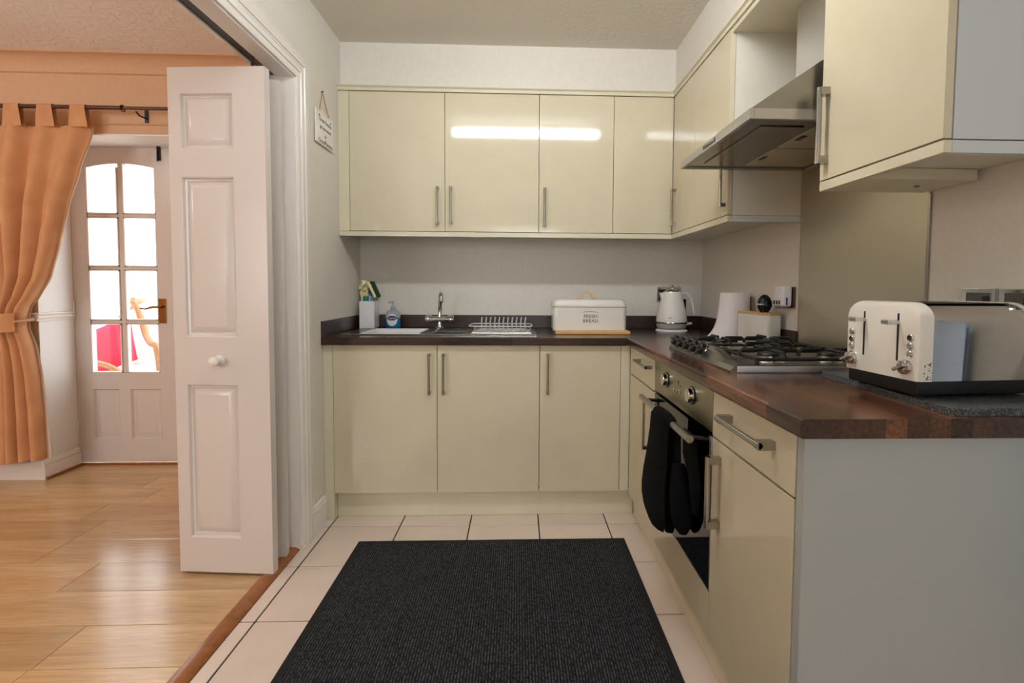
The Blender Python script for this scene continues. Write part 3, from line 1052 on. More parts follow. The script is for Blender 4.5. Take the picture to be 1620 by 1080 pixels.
# ------------------------------------------------------------------ sink, tap and things round it
sk_ = thing('sink', 'stainless steel one and a half bowl sink with drainer set in the worktop', 'sink', (-.4, 2.69, ZW))
zr_ = ZW + .0015
mb = MB()
BX = [(-.815, -.500), (-.462, -.290)]
BYY = (2.535, 2.815)
# rim as strips around the two bowls
mb.box(SX0, SX1, SY0, BYY[0], zr_ - .001, zr_ + .002).box(SX0, SX1, BYY[1], SY1, zr_ - .001, zr_ + .002)
mb.box(SX0, BX[0][0], BYY[0], BYY[1], zr_ - .001, zr_ + .002).box(BX[0][1], BX[1][0], BYY[0], BYY[1], zr_ - .001, zr_ + .002)
mb.box(BX[1][1], SX1, BYY[0], BYY[1], zr_ - .001, zr_ + .002)
part('rim', mb, 'sink_steel', sk_)
part('front_edge', MB().cyl((SX0, SY0, zr_ + .001), (SX1, SY0, zr_ + .001), .003, 8), 'handle_steel', sk_)
for (x0, x1), dep in zip(BX, (.150, .11)):
    mb = MB().rings(lambda x, y, d: (x, y, zr_ + .001 - d), x0, x1, BYY[0], BYY[1], [(0, 0), (.006, .006), (.012, dep - .02), (.03, dep)])
    mb.rings(lambda x, y, d: (x, y, zr_ - .001 - d), x0 - .002, x1 + .002, BYY[0] - .002, BYY[1] + .002, [(0, 0), (.01, .01), (.012, dep - .018), (.03, dep + .002)])
    bw = part('bowl', mb, 'sink_steel', sk_)
    part('waste', MB().lathe([(.0001, 0), (.035, 0), (.034, .003), (.0001, .003)], ((x0 + x1) / 2, 2.675, zr_ - dep + .001), 20), 'chrome', bw)
rg = MB()
for k in range(8):
    rg.tube([(-.245 + .0, 2.56 + k * .03, zr_ + .002), (.07, 2.56 + k * .03, zr_ + .002)], .003, 6)
part('drainer_ridges', rg, 'sink_steel', sk_)
wb = MB().rings(lambda x, y, d: (x, y, ZW + .008 - d), -.802, -.513, 2.548, 2.802, [(-.006, .006), (-.006, 0), (0, 0), (.004, .004), (.02, .13)])
wb.rings(lambda x, y, d: (x, y, ZW + .006 - d), -.808, -.507, 2.542, 2.808, [(0, 0), (.008, .004), (.022, .135)])
solo('washing_up_bowl', wb, 'white_plastic', 'white plastic washing-up bowl sitting in the main sink bowl', 'bowl', (-.657, 2.675, ZW - .13))

tx, ty = -.452, 2.845
tp = thing('mixer_tap', 'chrome mixer tap with two lever heads behind the sink', 'tap', (tx, ty, ZW + .004))
part('base', MB().lathe([(.0001, 0), (.026, 0), (.026, .004), (.019, .010), (.015, .02), (.015, .042), (.0001, .042)], (tx, ty, ZW + .0045), 24), 'chrome', tp)
part('body', MB().tube([(tx - .058, ty, .967), (tx + .058, ty, .967)], .0185, 20), 'chrome', tp)
for s in (-1, 1):
    part('lever', MB().lathe([(.0001, 0), (.019, 0), (.0215, .004), (.0215, .020), (.018, .024), (.0001, .024)], (tx + s * .0585, ty, .967), 20, Matrix.Rotation(s * PI / 2, 4, 'Y'))
         .box(tx + s * .045, tx + s * .080, ty - .007, ty + .007, .984, .991, .002), 'chrome', tp)
part('spout', MB().tube([(tx, ty, .982), (tx + .001, ty, 1.0), (tx + .002, ty, 1.05), (tx + .006, ty - .02, 1.085), (tx + .014, ty - .06, 1.112), (tx + .022, ty - .10, 1.113), (tx + .026, ty - .125, 1.098), (tx + .027, ty - .132, 1.072)],
                        [.014, .012, .0115, .0115, .0115, .012, .0125, .0135], 14), 'chrome', tp)

# dish rack
rk = thing('dish_rack', 'small wire dish rack with upright prongs on the drainer', 'rack', (-.09, 2.69, ZW + .004))
zt_ = .937


def loop(x0, x1, y0, y1, z, rr=.04, n=6):
    pts = []
    for cx, cy, s0 in ((x1 - rr, y1 - rr, 0), (x0 + rr, y1 - rr, 1), (x0 + rr, y0 + rr, 2), (x1 - rr, y0 + rr, 3)):
        for k in range(n + 1):
            a = s0 * PI / 2 + k * PI / 2 / n
            pts.append((cx + rr * math.cos(a), cy + rr * math.sin(a), z))
    return pts


part('top_rim', MB().tube(loop(-.262, .076, 2.60, 2.80, zt_ + .010), .0038, 8, True), 'rack_wire', rk)
part('base_frame', MB().tube(loop(-.215, .045, 2.62, 2.78, ZW + .0085), .0035, 8, True), 'rack_wire', rk)
mb = MB()
for k in range(11):
    x = -.205 + k * .0245
    mb.tube([(x, 2.602, zt_ + .010), (x, 2.63, ZW + .0085), (x, 2.77, ZW + .0085), (x, 2.798, zt_ + .010)], .0022, 6)
for z_, e in ((.920, .012), (.929, .006)):
    mb.tube(loop(-.215 - .03 + e, .045 + .03 - e, 2.605 + e, 2.795 - e, z_), .0022, 6, True)
part('wires', mb, 'rack_wire', rk)
for k in range(11):
    x = -.200 + k * .0240
    part('prong', MB().tube([(x, 2.72, ZW + .009), (x - .002, 2.715, .96), (x + .002, 2.705, .989)], .0042, 8), 'rack_wire', rk)

# sink tidy with its brushes, cloth and bottle
kx, ky = -.872, 2.905
rc = Matrix.Translation((kx, ky, 0)) @ Matrix.Rotation(math.radians(4), 4, 'Z')
td = thing('sink_tidy', 'white plastic sink caddy at the left end behind the sink', 'caddy', (kx, ky, ZW + .004))
mb = MB().box(-.040, .040, -.062, -.058, ZW + .0045, 1.070, .0015, 2, rc).box(-.040, .040, .058, .062, ZW + .0045, 1.070, .0015, 2, rc)
mb.box(-.042, -.038, -.062, .062, ZW + .0045, 1.070, .0015, 2, rc).box(.038, .042, -.062, .062, ZW + .0045, 1.070, .0015, 2, rc)
mb.box(-.040, .040, -.060, .060, ZW + .0045, ZW + .010, 0, 2, rc)
part('body', mb, 'white_plastic', td)
part('foot', MB().box(-.046, .046, -.066, .066, ZW + .0036, ZW + .0045, 0, 2, rc), 'rubber_dark', td)
br = thing('dish_brush', 'cream dish brush with fluffy head standing in the white sink caddy', 'brush', (kx - .022, ky + .01, ZW + .0105))
part('handle', MB().tube([(kx - .020, ky + .012, ZW + .012), (kx - .026, ky + .02, 1.07), (kx - .032, ky + .024, 1.12)], .006, 10), 'white_plastic', br)
mb = MB()
random.seed(5)
for k in range(34):
    a = random.uniform(0, 2 * PI)
    zz = random.uniform(1.095, 1.185)
    rr = .024 * (1 - .35 * abs((zz - 1.14) / .05))
    c_ = Vector((kx - .034 + .03 * (1.14 - zz) * .3 + rr * math.cos(a), ky + .024 + rr * math.sin(a) * .8, zz))
    mb.lathe([(.0001, -.012), (.009, -.007), (.011, 0), (.008, .008), (.0001, .012)], c_, 8)
part('head', mb, 'cream_brush', br)
sb = thing('scrub_brush', 'dark green scouring sponge wand leaning in the white sink caddy', 'brush', (kx + .018, ky + .02, ZW + .0105))
rt = Matrix.Translation((kx + .024, ky + .02, 1.135)) @ Matrix.Rotation(math.radians(-24), 4, 'Y')
part('handle', MB().tube([(kx + .010, ky + .02, ZW + .012), (kx + .014, ky + .02, 1.05), (kx + .030, ky + .02, 1.10)], .006, 10), 'beech', sb)
part('sponge', MB().box(-.016, .002, -.03, .03, -.048, .048, .006, 2, rt), 'cream_brush', sb)
part('scourer', MB().box(.0022, .014, -.03, .03, -.050, .050, .004, 2, rt), 'green_scourer', sb)
part('back_pad', MB().box(-.022, -.0162, -.03, .03, -.050, .02, .003, 2, rt), 'green_scourer', sb)
gb_ = thing('small_bottle', 'small bottle with a green cap inside the white sink caddy', 'bottle', (kx - .008, ky - .035, ZW + .0105))
part('body', MB().lathe([(.0001, 0), (.016, 0), (.017, .01), (.017, .125), (.012, .14), (.012, .150), (.0001, .150)], (kx - .008, ky - .035, ZW + .0105), 18), 'white_plastic', gb_)
part('cap', MB().lathe([(.0001, 0), (.0165, 0), (.0165, .034), (.014, .038), (.0001, .038)], (kx - .008, ky - .035, 1.060), 18), 'green_plastic', gb_, 'green cap')


def cloth(u, v):
    a = u * 2 * PI
    rr = .014 + .006 * math.sin(3 * a + 4 * v) + .004 * math.sin(5 * a)
    return (kx + .020 + rr * math.cos(a) * (1 - .4 * v), ky - .030 + rr * 1.3 * math.sin(a) * (1 - .4 * v), 1.0 + .098 * v + .006 * math.sin(2 * a))


solo('dish_cloth', MB().grid(cloth, 40, 8), 'blue_cloth', 'pale blue cloth bunched in the white sink caddy', 'cloth', (kx + .02, ky - .03, 1.0))
cl2 = lambda u, v: (kx - .030 + (.007 + .002 * math.sin(6 * PI * u)) * math.cos(2 * PI * u), ky - .030 + .010 * math.sin(2 * PI * u), 1.0 + .098 * v)
solo('dish_cloth', MB().grid(cl2, 24, 4), 'white_plastic', 'rolled white cloth at the left corner of the white sink caddy', 'cloth', (kx - .03, ky - .03, 1.0))

# hand soap
sx_, sy_ = -.735, 2.905
so = thing('soap_dispenser', 'clear blue hand soap bottle with white pump behind the sink', 'bottle', (sx_, sy_, ZW + .0005))
bp_ = [(.0001, 0), (.038, 0), (.043, .005), (.044, .03), (.044, .062)]
part('lower_body', MB().lathe(bp_ + [(.0001, .062)], (sx_, sy_, ZW + .0008), 32, None, 1, .62), 'soap_blue', so, 'blue soap-filled lower half')
part('upper_body', MB().lathe([(.0001, .0622), (.044, .0622), (.0435, .082), (.038, .096), (.024, .105), (.014, .109), (.014, .116), (.0001, .116)], (sx_, sy_, ZW + .0008), 32, None, 1, .62), 'clear_plastic', so)
part('pump', MB().lathe([(.0001, 0), (.015, 0), (.015, .012), (.006, .015), (.006, .032), (.011, .034), (.011, .042), (.0001, .044)], (sx_, sy_, ZW + .1175), 20)
     .tube([(sx_, sy_, ZW + .157), (sx_ - .012, sy_ - .02, ZW + .157), (sx_ - .016, sy_ - .027, ZW + .150)], .004, 8), 'clear_plastic', so)


def ell(rx, rz, z, off):
    def f(u, v):
        x = rx * (2 * u - 1)
        hh = rz * math.sqrt(max(0, 1 - (2 * u - 1) ** 2))
        return (sx_ + x, sy_ - .0278 * math.sqrt(1 - (x / .0448) ** 2) - off, z + hh * (2 * v - 1))
    return MB().grid(f, 20, 4)


lb = part('label', ell(.031, .036, ZW + .052, .0006), 'ink_white', so)
part('label_badge', ell(.030, .014, ZW + .062, .0012), 'ink_blue', lb)
lettering('lettering', 'Carex', .019, 'ink_white', lb, (sx_, sy_ - .0298, ZW + .062), (1, 0, 0), (0, 0, 1), .0003, sx=1.15)

# bread board, bread bin
mb = MB().box(.197, .595, 2.567, 2.80, ZW + .0005, ZW + .018, .003)
solo('bread_board', mb, 'beech', 'pale wooden board under the white bread bin', 'board', (.396, 2.68, ZW))
bb = thing('bread_bin', 'white enamel bread bin with rounded lid on a wooden board', 'bin', (.388, 2.71, ZW + .0185))
bz = ZW + .0185


def rrect(x0, x1, y0, y1, r, n=6):
    pts = []
    for cx, cy, s0 in ((x1 - r, y1 - r, 0), (x0 + r, y1 - r, 1), (x0 + r, y0 + r, 2), (x1 - r, y0 + r, 3)):
        for k in range(n + 1):
            a = s0 * PI / 2 + k * PI / 2 / n
            pts.append((cx + r * math.cos(a), cy + r * math.sin(a)))
    return pts


part('body', MB().prism(rrect(.188, .588, 2.62, 2.80, .028), 'z', bz, 1.0495), 'white_enamel', bb)
mb = MB()
lv = []
levels = [(0, 1.051), (-.003, 1.053), (-.003, 1.060), (0, 1.063), (.002, 1.074), (.008, 1.084), (.016, 1.090), (.028, 1.0935)]
vs, fs = [], []
for ins, z in levels:
    vs += [(x, y, z) for x, y in rrect(.188 + ins, .588 - ins, 2.62 + ins, 2.80 - ins, .030)]
n = len(vs) // len(levels)
for i in range(len(levels) - 1):
    for k in range(n):
        fs.append((i * n + k, i * n + (k + 1) % n, (i + 1) * n + (k + 1) % n, (i + 1) * n + k))
fs += [tuple(range(n)), tuple((len(levels) - 1) * n + k for k in range(n))]
lid = part('lid', mb.add(vs, fs), 'white_enamel', bb)
hp = [(.330, 2.71, 1.0965), (.350, 2.71, 1.098)] + [(.381 - .032 * math.cos(a), 2.71, 1.100 + .030 * math.sin(a)) for a in [PI * k / 10 for k in range(11)]] + [(.412, 2.71, 1.098), (.433, 2.71, 1.0965)]
part('handle', MB().tube(hp, .0052, 8), 'beech', lid, 'tan loop handle')
for k, wd_ in enumerate(('FRESH', 'BREAD')):
    x_, z_ = .390, 1.001 - k * .025
    lettering('lettering', wd_, .0245, 'ink', bb, (x_, 2.6190, z_), (1, 0, 0), (0, 0, 1), .0004, sx=1.12)
part('flourish', MB().tube([(.390 + .042 * t, 2.6193, 1.022 + .006 * (1 - t * t)) for t in [-1 + .2 * k for k in range(11)]], .0009, 6), 'ink', bb)

# kettle, its base, the socket behind
ex, ey = .888, 2.80
kt = thing('kettle', 'white pyramid-shaped electric kettle with chrome band and lid knob', 'kettle', (ex, ey, ZW))
kz = ZW + .0145
part('power_base', MB().lathe([(.0001, 0), (.090, 0), (.090, .004), (.084, .010), (.070, .013), (.0001, .013)], (ex, ey, ZW + .0005), 36), 'white_plastic', kt)
part('body', MB().lathe([(.0001, .040), (.087, .040), (.088, .050), (.083, .085), (.072, .130), (.060, .175), (.054, .200), (.050, .212), (.0001, .212)], (ex, ey, kz), 40), 'white_enamel', kt)
part('foot', MB().lathe([(.0001, 0), (.072, 0), (.082, .006), (.086, .022), (.087, .031), (.0001, .031)], (ex, ey, kz), 40), 'kettle_grey', kt)
part('band', MB().lathe([(.0001, .0312), (.0885, .0312), (.0895, .035), (.0885, .0398), (.0001, .0398)], (ex, ey, kz), 40), 'chrome', kt, 'chrome band')
ld = part('lid', MB().lathe([(.0001, .2122), (.044, .2122), (.038, .219), (.022, .225), (.0001, .226)], (ex, ey, kz), 32), 'chrome', kt)
part('lid_knob', MB().lathe([(.0001, .226), (.004, .226), (.004, .234), (.009, .238), (.010, .244), (.007, .250), (.0001, .252)], (ex, ey, kz), 20), 'chrome', ld)
part('handle', MB().tube([(ex + .046, ey, kz + .198), (ex + .070, ey, kz + .204), (ex + .094, ey, kz + .196), (ex + .112, ey, kz + .170), (ex + .124, ey, kz + .130), (ex + .132, ey, kz + .085)],
                         [.010, .011, .0115, .011, .0095, .007], 12, flat=.8), 'white_plastic', kt)
part('spout', MB().prism([(ex - .052, kz + .205), (ex - .072, kz + .207), (ex - .060, kz + .160)], 'y', ey - .016, ey + .016), 'white_enamel', kt)
part('water_gauge', MB().box(ex + .058, ex + .082, ey - .010, ey + .010, kz + .09, kz + .17, .004, 2), 'black_gloss', kt)
part('switch', MB().prism([(ex + .082, kz + .020), (ex + .116, kz + .026), (ex + .116, kz + .036), (ex + .082, kz + .032)], 'y', ey - .012, ey + .012), 'white_plastic', kt)
lettering('lettering', "DeLonghi", .010, 'ink', kt, (ex - .028, ey - .0842, kz + .066), (1, .33, 0), (0, .2, 1), .0004)
# sockets
sk1 = thing('double_socket', 'chrome double socket on the back wall behind the kettle', 'socket', (.925, YK, 1.12))
part('plate', MB().box(.851, 1.000, YK - .009, YK - .0005, 1.074, 1.164, .002), 'chrome', sk1)
part('insert', MB().box(.862, .990, YK - .012, YK - .009, 1.083, 1.148, .001), 'black_plastic', sk1)
solo('plug', MB().box(.872, .915, YK - .045, YK - .0125, 1.082, 1.128, .006), 'black_plastic', 'black plug in the chrome socket behind the kettle', 'plug', (.893, YK - .02, 1.08))
for yc, lab in ((1.155, 'chrome single socket above the toaster, the one nearer the splashback'), (1.058, 'chrome single socket above the toaster, farther from the splashback')):
    s = thing('wall_socket', lab, 'socket', (XR, yc, 1.12))
    part('plate', MB().box(XR - .010, XR - .0005, yc - .043, yc + .043, 1.074, 1.160, .002), 'chrome', s)
    ins = part('insert', MB().box(XR - .012, XR - .010, yc - .033, yc + .030, 1.083, 1.150, .001), 'sink_steel', s)
    part('rocker', MB().box(XR - .015, XR - .012, yc - .030, yc - .016, 1.120, 1.142, .001), 'black_plastic', ins)
s = thing('wall_socket', 'dark double socket on the right wall behind the white plug-in adapter', 'socket', (XR, 2.03, 1.12))
part('plate', MB().box(XR - .009, XR - .0005, 1.955, 2.10, 1.078, 1.164, .002), 'brown_metal', s)
ad = thing('plug_in_adapter', 'white plug-in adapter with dark slots on the right wall socket', 'adapter', (1.09, 1.985, 1.08))
part('body', MB().box(1.076, XR - .0095, 1.960, 2.035, 1.082, 1.168, .012, 4), 'white_plastic', ad)
for k in range(3):
    part('slot', MB().box(1.0748, 1.0765, 1.975 + k * .020, 1.986 + k * .020, 1.092, 1.108), 'black_plastic', ad)
part('indicator', MB().box(1.092, 1.099, 1.9592, 1.9605, 1.090, 1.120, .0005), 'led_blue', ad)

# kitchen roll on its holder, wooden lidded box, egg timer
px, pyy = 1.040, 2.315
hl = thing('roll_holder', 'dark wire roll holder carrying the kitchen roll', 'holder', (px, pyy, ZW + .0005))
part('base', MB().lathe([(.0001, 0), (.062, 0), (.062, .006), (.0001, .007)], (px, pyy, ZW + .0006), 28), 'brown_metal', hl)
part('rod', MB().cyl((px + .0725, pyy - .008, ZW + .004), (px + .0725, pyy - .008, 1.118), .0035, 8).tube([(px + .0725, pyy - .008, ZW + .005), (px + .05, pyy, ZW + .0055)], .003, 6), 'brown_metal', hl)
kr = thing('kitchen_roll', 'white kitchen roll standing beside the wooden-lidded white box', 'kitchen roll', (px, pyy, ZW + .008))
part('roll', MB().lathe([(.020, 0), (.064, 0), (.066, .004), (.066, .214), (.063, .219), (.020, .219)], (px, pyy, ZW + .0082), 40), 'paper', kr)


def skirt(u, v):
    # outer sheet peeling away at the lower left
    a = 2 * PI * u
    flare = max(0, math.cos(a - PI * 1.03)) ** 1.5
    r = .0668 + flare * (.022 * (1 - v) + .045 * (1 - v) ** 5)
    return (px + r * math.cos(a), pyy + r * math.sin(a), ZW + .0105 + .2150 * v)


part('loose_sheet', MB().grid(skirt, 60, 14), 'paper', kr)
QM = Matrix.Translation((1.041, 2.003, 0)) @ Matrix.Rotation(math.radians(8), 4, 'Z')
bxn = thing('storage_box', 'white box with wooden lid beside the kitchen roll', 'box', (1.041, 2.003, ZW), math.radians(8))
part('body', MB().prism(rrect(.0005, .0685, .0, .222, .014), 'z', ZW + .0008, 1.0445, QM), 'white_enamel', bxn)
part('lid', MB().prism(rrect(-.0015, .0700, -.002, .224, .014), 'z', 1.0450, 1.0545, QM), 'beech', bxn, 'wooden lid')
eg = thing('egg_timer', 'black egg-shaped kitchen timer on the wooden lid of the white box', 'timer', (1.066, 2.083, 1.0547))
ep = [(.0001, 0), (.016, 0), (.026, .012), (.030, .026)]
part('lower_half', MB().lathe(ep + [(.0303, .030), (.0001, .030)], (1.066, 2.083, 1.0549), 28), 'black_plastic', eg)
part('upper_half', MB().lathe([(.0001, .0305), (.0305, .0305), (.0290, .045), (.0240, .058), (.0160, .069), (.0070, .075), (.0001, .076)], (1.066, 2.083, 1.0549), 28), 'black_plastic', eg)
for k in range(6):
    a = PI + .7 - k * .32 - .1
    part('number_mark', MB().box(-.0008, .0008, -.0026, .0026, -.003, .003, 0, 1, Matrix.Translation((1.066 + .0302 * math.cos(a + .3), 2.083 + .0302 * math.sin(a + .3), 1.0549 + .034)) @ Matrix.Rotation(a + .3, 4, 'Z')), 'ink_white', eg)

# ------------------------------------------------------------------ granite slab and toaster
mb = MB().prism([(.846, .915), (1.118, .915), (1.118, 1.345), (.860, 1.345)], 'z', ZW + .0006, ZW + .0155)
solo('granite_slab', mb, 'granite', 'dark speckled granite slab under the toaster', 'slab', (.98, 1.13, ZW))
tzb = ZW + .016
tl_ = Vector((.838, .990, 0))
tr_ang = math.radians(5.0)
MT = Matrix.Translation(tl_) @ Matrix.Rotation(tr_ang, 4, 'Z')     # local: x along the body, y across (away from the camera)
ts = thing('toaster', 'cream four-slice toaster with chrome sides on a granite slab', 'toaster', (tl_.x, tl_.y, tzb), tr_ang)
TW, TL = .205, .285
z0_, z1_ = .962, 1.129


def face_outline(ins=0, r=.045, n=8):
    pts = [(ins, z0_), (TW - ins, z0_)]
    for k in range(n + 1):
        a = k * PI / 2 / n
        pts.append((TW - ins - r + r * math.cos(a), z1_ - ins - r * .8 + r * .8 * math.sin(a)))
    for k in range(n + 1):
        a = PI / 2 + k * PI / 2 / n
        pts.append((ins + r + r * math.cos(a), z1_ - ins - r * .8 + r * .8 * math.sin(a)))
    return pts


def endcap(x0, x1, sgn):
    """cream end piece with softly rounded front edge"""
    lv = [(0.010, x0), (0.003, x0 + sgn * .004), (0, x0 + sgn * .011), (0, x1)]
    vs, fs = [], []
    for ins, x in lv:
        vs += [MT @ Vector((x, p[0], p[1])) for p in face_outline(ins)]
    n = len(vs) // len(lv)
    for i in range(len(lv) - 1):
        for k in range(n):
            fs.append((i * n + k, i * n + (k + 1) % n, (i + 1) * n + (k + 1) % n, (i + 1) * n + k))
    fs += [tuple(range(n)), tuple((len(lv) - 1) * n + k for k in range(n))]
    return MB().add(vs, fs)


part('control_face', endcap(0, .034, 1), 'toaster_cream', ts)
part('end_cap', endcap(TL, TL - .018, -1), 'toaster_cream', ts)
part('chrome_body', MB().prism([(p[0], p[1]) for p in face_outline(.0025)], 'x', .0345, TL - .0185, MT), 'chrome', ts)
part('base', MB().box(.006, TL - .006, .006, TW - .006, tzb + .006, .9615, .004, 2, MT), 'black_plastic', ts)
for x in (.03, TL - .03):
    for y in (.03, TW - .03):
        part('foot', MB().lathe([(.0001, 0), (.012, 0), (.012, .008), (.0001, .008)], MT @ Vector((x, y, tzb + .0004)), 14), 'rubber_dark', ts)
for y in (.040, .082, .123, .165):
    part('slot', MB().box(.045, TL - .04, y - .012, y + .012, z1_ - .0035, z1_ - .0018, 0, 2, MT), 'black_plastic', ts)
for y in (.052, .146):
    sl_ = part('lever_slot', MB().box(-.0008, .001, y - .0022, y + .0022, 1.000, 1.104, 0, 2, MT), 'black_plastic', ts)
    part('lever', MB().box(-.022, -.0008, y - .005, y + .005, 1.080, 1.089, .002, 2, MT).box(-.030, -.018, y - .006, y + .016, 1.079, 1.090, .003, 2, MT), 'chrome', ts)
RX = MT.to_3x3().to_4x4() @ Matrix.Rotation(-PI / 2, 4, 'Y')
for y in (.019, .182):
    q = MT @ Vector((.0, y + .010 if y < .1 else y, .989))
    kb = part('dial', MB().lathe([(.0001, -.001), (.0165, -.001), (.017, .003), (.0145, .009), (.008, .011), (.0001, .011)], q, 24, RX), 'chrome', ts)
    part('dial_grip', MB().box(-.0035, .0035, -.015, .015, .009, .022, .0015, 2, Matrix.Translation(q) @ RX @ Matrix.Rotation(.5, 4, 'Z')), 'chrome', kb)
    for k in range(3):
        q = MT @ Vector((0, y, 1.018 + k * .0175))
        part('button', MB().lathe([(.0001, -.001), (.0075, -.001), (.0075, .003), (.006, .0045), (.0001, .0045)], q, 16, RX), 'chrome', ts)
# worn enamel on the near edge of the control face
random.seed(3)
mb = MB()
for k in range(60):
    z = random.choice([random.uniform(.964, 1.0), random.uniform(1.07, 1.098)])
    x = random.uniform(.013, .032)
    w_, h_ = random.uniform(.001, .004), random.uniform(.001, .005)
    mb.box(x, x + w_, -.0004, .001, z, min(z + h_, 1.072 if z < 1.07 else z + h_), 0, 1, MT) if z < 1.068 else None
part('chips', mb, 'sink_steel', ts)

# ------------------------------------------------------------------ oven glove hanging over the oven handle
og = thing('oven_glove', 'black double oven glove hung over the oven door handle', 'oven glove', (.49, 1.62, .3))
hz, hx = .7225, .495


def band(y0, y1, path, th=.011, n=8):
    """a padded strip of cloth following an x-z path; path entries carry y limits"""
    mb = MB()
    rows = []
    for (x, z, nx, nz, ya, yb) in path:
        ring = []
        for k in range(n + 1):
            t = k / n
            e = math.sin(PI * t) ** .45
            ring.append(Vector((x + nx * th * e, ya + (yb - ya) * t, z + nz * th * e)))
        for k in range(n - 1, 0, -1):
            t = k / n
            e = math.sin(PI * t) ** .45
            ring.append(Vector((x - nx * .002 * e, ya + (yb - ya) * t, z - nz * .002 * e)))
        rows.append(ring)
    m_ = len(rows[0])
    vs = [v for r in rows for v in r]
    fs = [(i * m_ + k, i * m_ + (k + 1) % m_, (i + 1) * m_ + (k + 1) % m_, (i + 1) * m_ + k) for i in range(len(rows) - 1) for k in range(m_)]
    fs += [tuple(range(m_)), tuple((len(rows) - 1) * m_ + k for k in range(m_))]
    return mb.add(vs, fs)


def hang(x, prof):
    return [(x + dx, z, -1, 0, ya, yb) for z, ya, yb, dx in prof]


# over the bar
arc = [(hx + .0125 * math.cos(a), hz + .0125 * math.sin(a), math.cos(a), math.sin(a), 1.525, 1.712) for a in [PI * k / 8 for k in range(9)]]
part('fold', band(0, 0, arc), 'oven_mitt', og)
front = hang(hx - .0130, [(hz, 1.525, 1.712, 0), (.66, 1.522, 1.716, -.004), (.58, 1.505, 1.725, -.012), (.52, 1.49, 1.735, -.020), (.47, 1.475, 1.742, -.024), (.43, 1.475, 1.74, -.024),
                          (.395, 1.49, 1.725, -.020), (.37, 1.525, 1.695, -.012), (.358, 1.57, 1.655, -.006)])
part('front_mitt', band(0, 0, front, .020), 'oven_mitt', og)
part('mitt_hem', MB().tube([(hx - .030, 1.515, .588), (hx - .0395, 1.57, .580), (hx - .0395, 1.66, .578), (hx - .031, 1.715, .586)], .003, 6), 'oven_mitt', og)
mid = hang(hx + .030, [(hz - .002, 1.505, 1.70, -.012), (.62, 1.50, 1.705, -.010), (.50, 1.505, 1.71, -.008), (.44, 1.52, 1.70, -.008), (.385, 1.545, 1.685, -.008), (.345, 1.575, 1.66, -.006), (.328, 1.60, 1.635, -.003)])
part('rear_mitt', band(0, 0, mid, .018), 'oven_mitt', og)
part('thumb', MB().tube([(hx + .016, 1.515, .60), (hx + .012, 1.49, .53), (hx + .010, 1.465, .47), (hx + .012, 1.452, .43), (hx + .014, 1.450, .405)], [.020, .030, .034, .029, .012], 12, flat=1), 'oven_mitt', og)
bk = hang(hx + .040, [(hz - .003, 1.40, 1.50, -.012), (.64, 1.380, 1.51, -.010), (.58, 1.372, 1.46, -.006), (.53, 1.376, 1.445, -.006), (.50, 1.385, 1.43, -.004), (.485, 1.40, 1.42, -.002)])
part('back_flap', band(0, 0, bk, .012), 'oven_mitt', og)

# ------------------------------------------------------------------ rug
rg_ = thing('rug', 'dark charcoal ribbed runner rug on the pale floor tiles', 'rug', (-.11, 1.3, 0))
part('pile', MB().box(-.688, .468, .42, 2.163, .0008, .0095, .002), 'rug_rib', rg_)
mb = MB().box(-.713, -.6885, .395, 2.188, .0005, .007, .002).box(.4685, .493, .395, 2.188, .0005, .007, .002)
mb.box(-.6885, .4685, 2.1635, 2.188, .0005, .007, .002).box(-.6885, .4685, .395, .4195, .0005, .007, .002)
part('border', mb, 'black_rib', rg_)

# ------------------------------------------------------------------ hanging sign
sg = thing('hanging_sign', 'small white wooden sign on a string on the left wall', 'sign', (XL, 2.44, 1.9))
RS = Matrix.Translation((XL + .004, 2.44, 1.905)) @ Matrix.Rotation(math.radians(0), 4, 'X')
part('board', MB().box(.0, .008, -.103, .104, -.077, .075, .001, 2, RS), 'white_paint', sg)
part('string', MB().tube([(XL + .010, 2.382, 1.975), (XL + .006, 2.424, 2.077), (XL + .006, 2.436, 2.077), (XL + .010, 2.498, 1.975)], .0022, 6), 'string', sg)
part('nail', MB().cyl((XL, 2.43, 2.083), (XL + .012, 2.43, 2.085), .003, 8), 'brown_metal', sg)
for y in (2.375, 2.51):
    part('heart', MB().cyl((XL + .012, y, 1.958), (XL + .0135, y, 1.958), .005, 10), 'ink', sg)
for k, (t_, s_) in enumerate((('Great Parents', .026), ('get promoted', .024), ('to', .022), ('GrandParents', .030))):
    lettering('lettering', t_, s_, 'ink', sg, (XL + .0123, 2.447, 1.942 - k * .033), (0, 1, 0), (0, 0, 1), .0003)

# ------------------------------------------------------------------ curtain pole and curtain
PY, PZ, PR = 2.885, 2.146, .0115
pole = thing('curtain_pole', 'brown metal curtain pole above the glazed door', 'curtain pole', (-2.6, PY, PZ))
part('rod', MB().cyl((-3.95, PY, PZ), (-2.222, PY, PZ), PR, 14).cyl((-2.222, PY, PZ), (-1.60, PY, PZ), .0092, 14), 'brown_metal', pole)
for x in (-3.8, -2.155, -1.66):
    part('bracket', MB().box(x - .010, x + .010, DY - .006, DY - .0005, PZ - .055, PZ + .02, .002).tube([(x, DY - .004, PZ - .03), (x, PY + .03, PZ - .032), (x, PY + .004, PZ - .018)], .005, 8), 'black_plastic', pole)
part('ring', MB().tube([(-2.225, PY + .017 * math.cos(a), PZ - .002 + .017 * math.sin(a)) for a in [2 * PI * k / 20 for k in range(20)]], .003, 6, True), 'black_plastic', pole)
for x in (-3.96, -1.59):
    part('finial', MB().lathe([(.0001, -.02), (.02, -.012), (.024, 0), (.02, .012), (.0001, .02)], (x, PY, PZ), 16), 'brown_metal', pole)

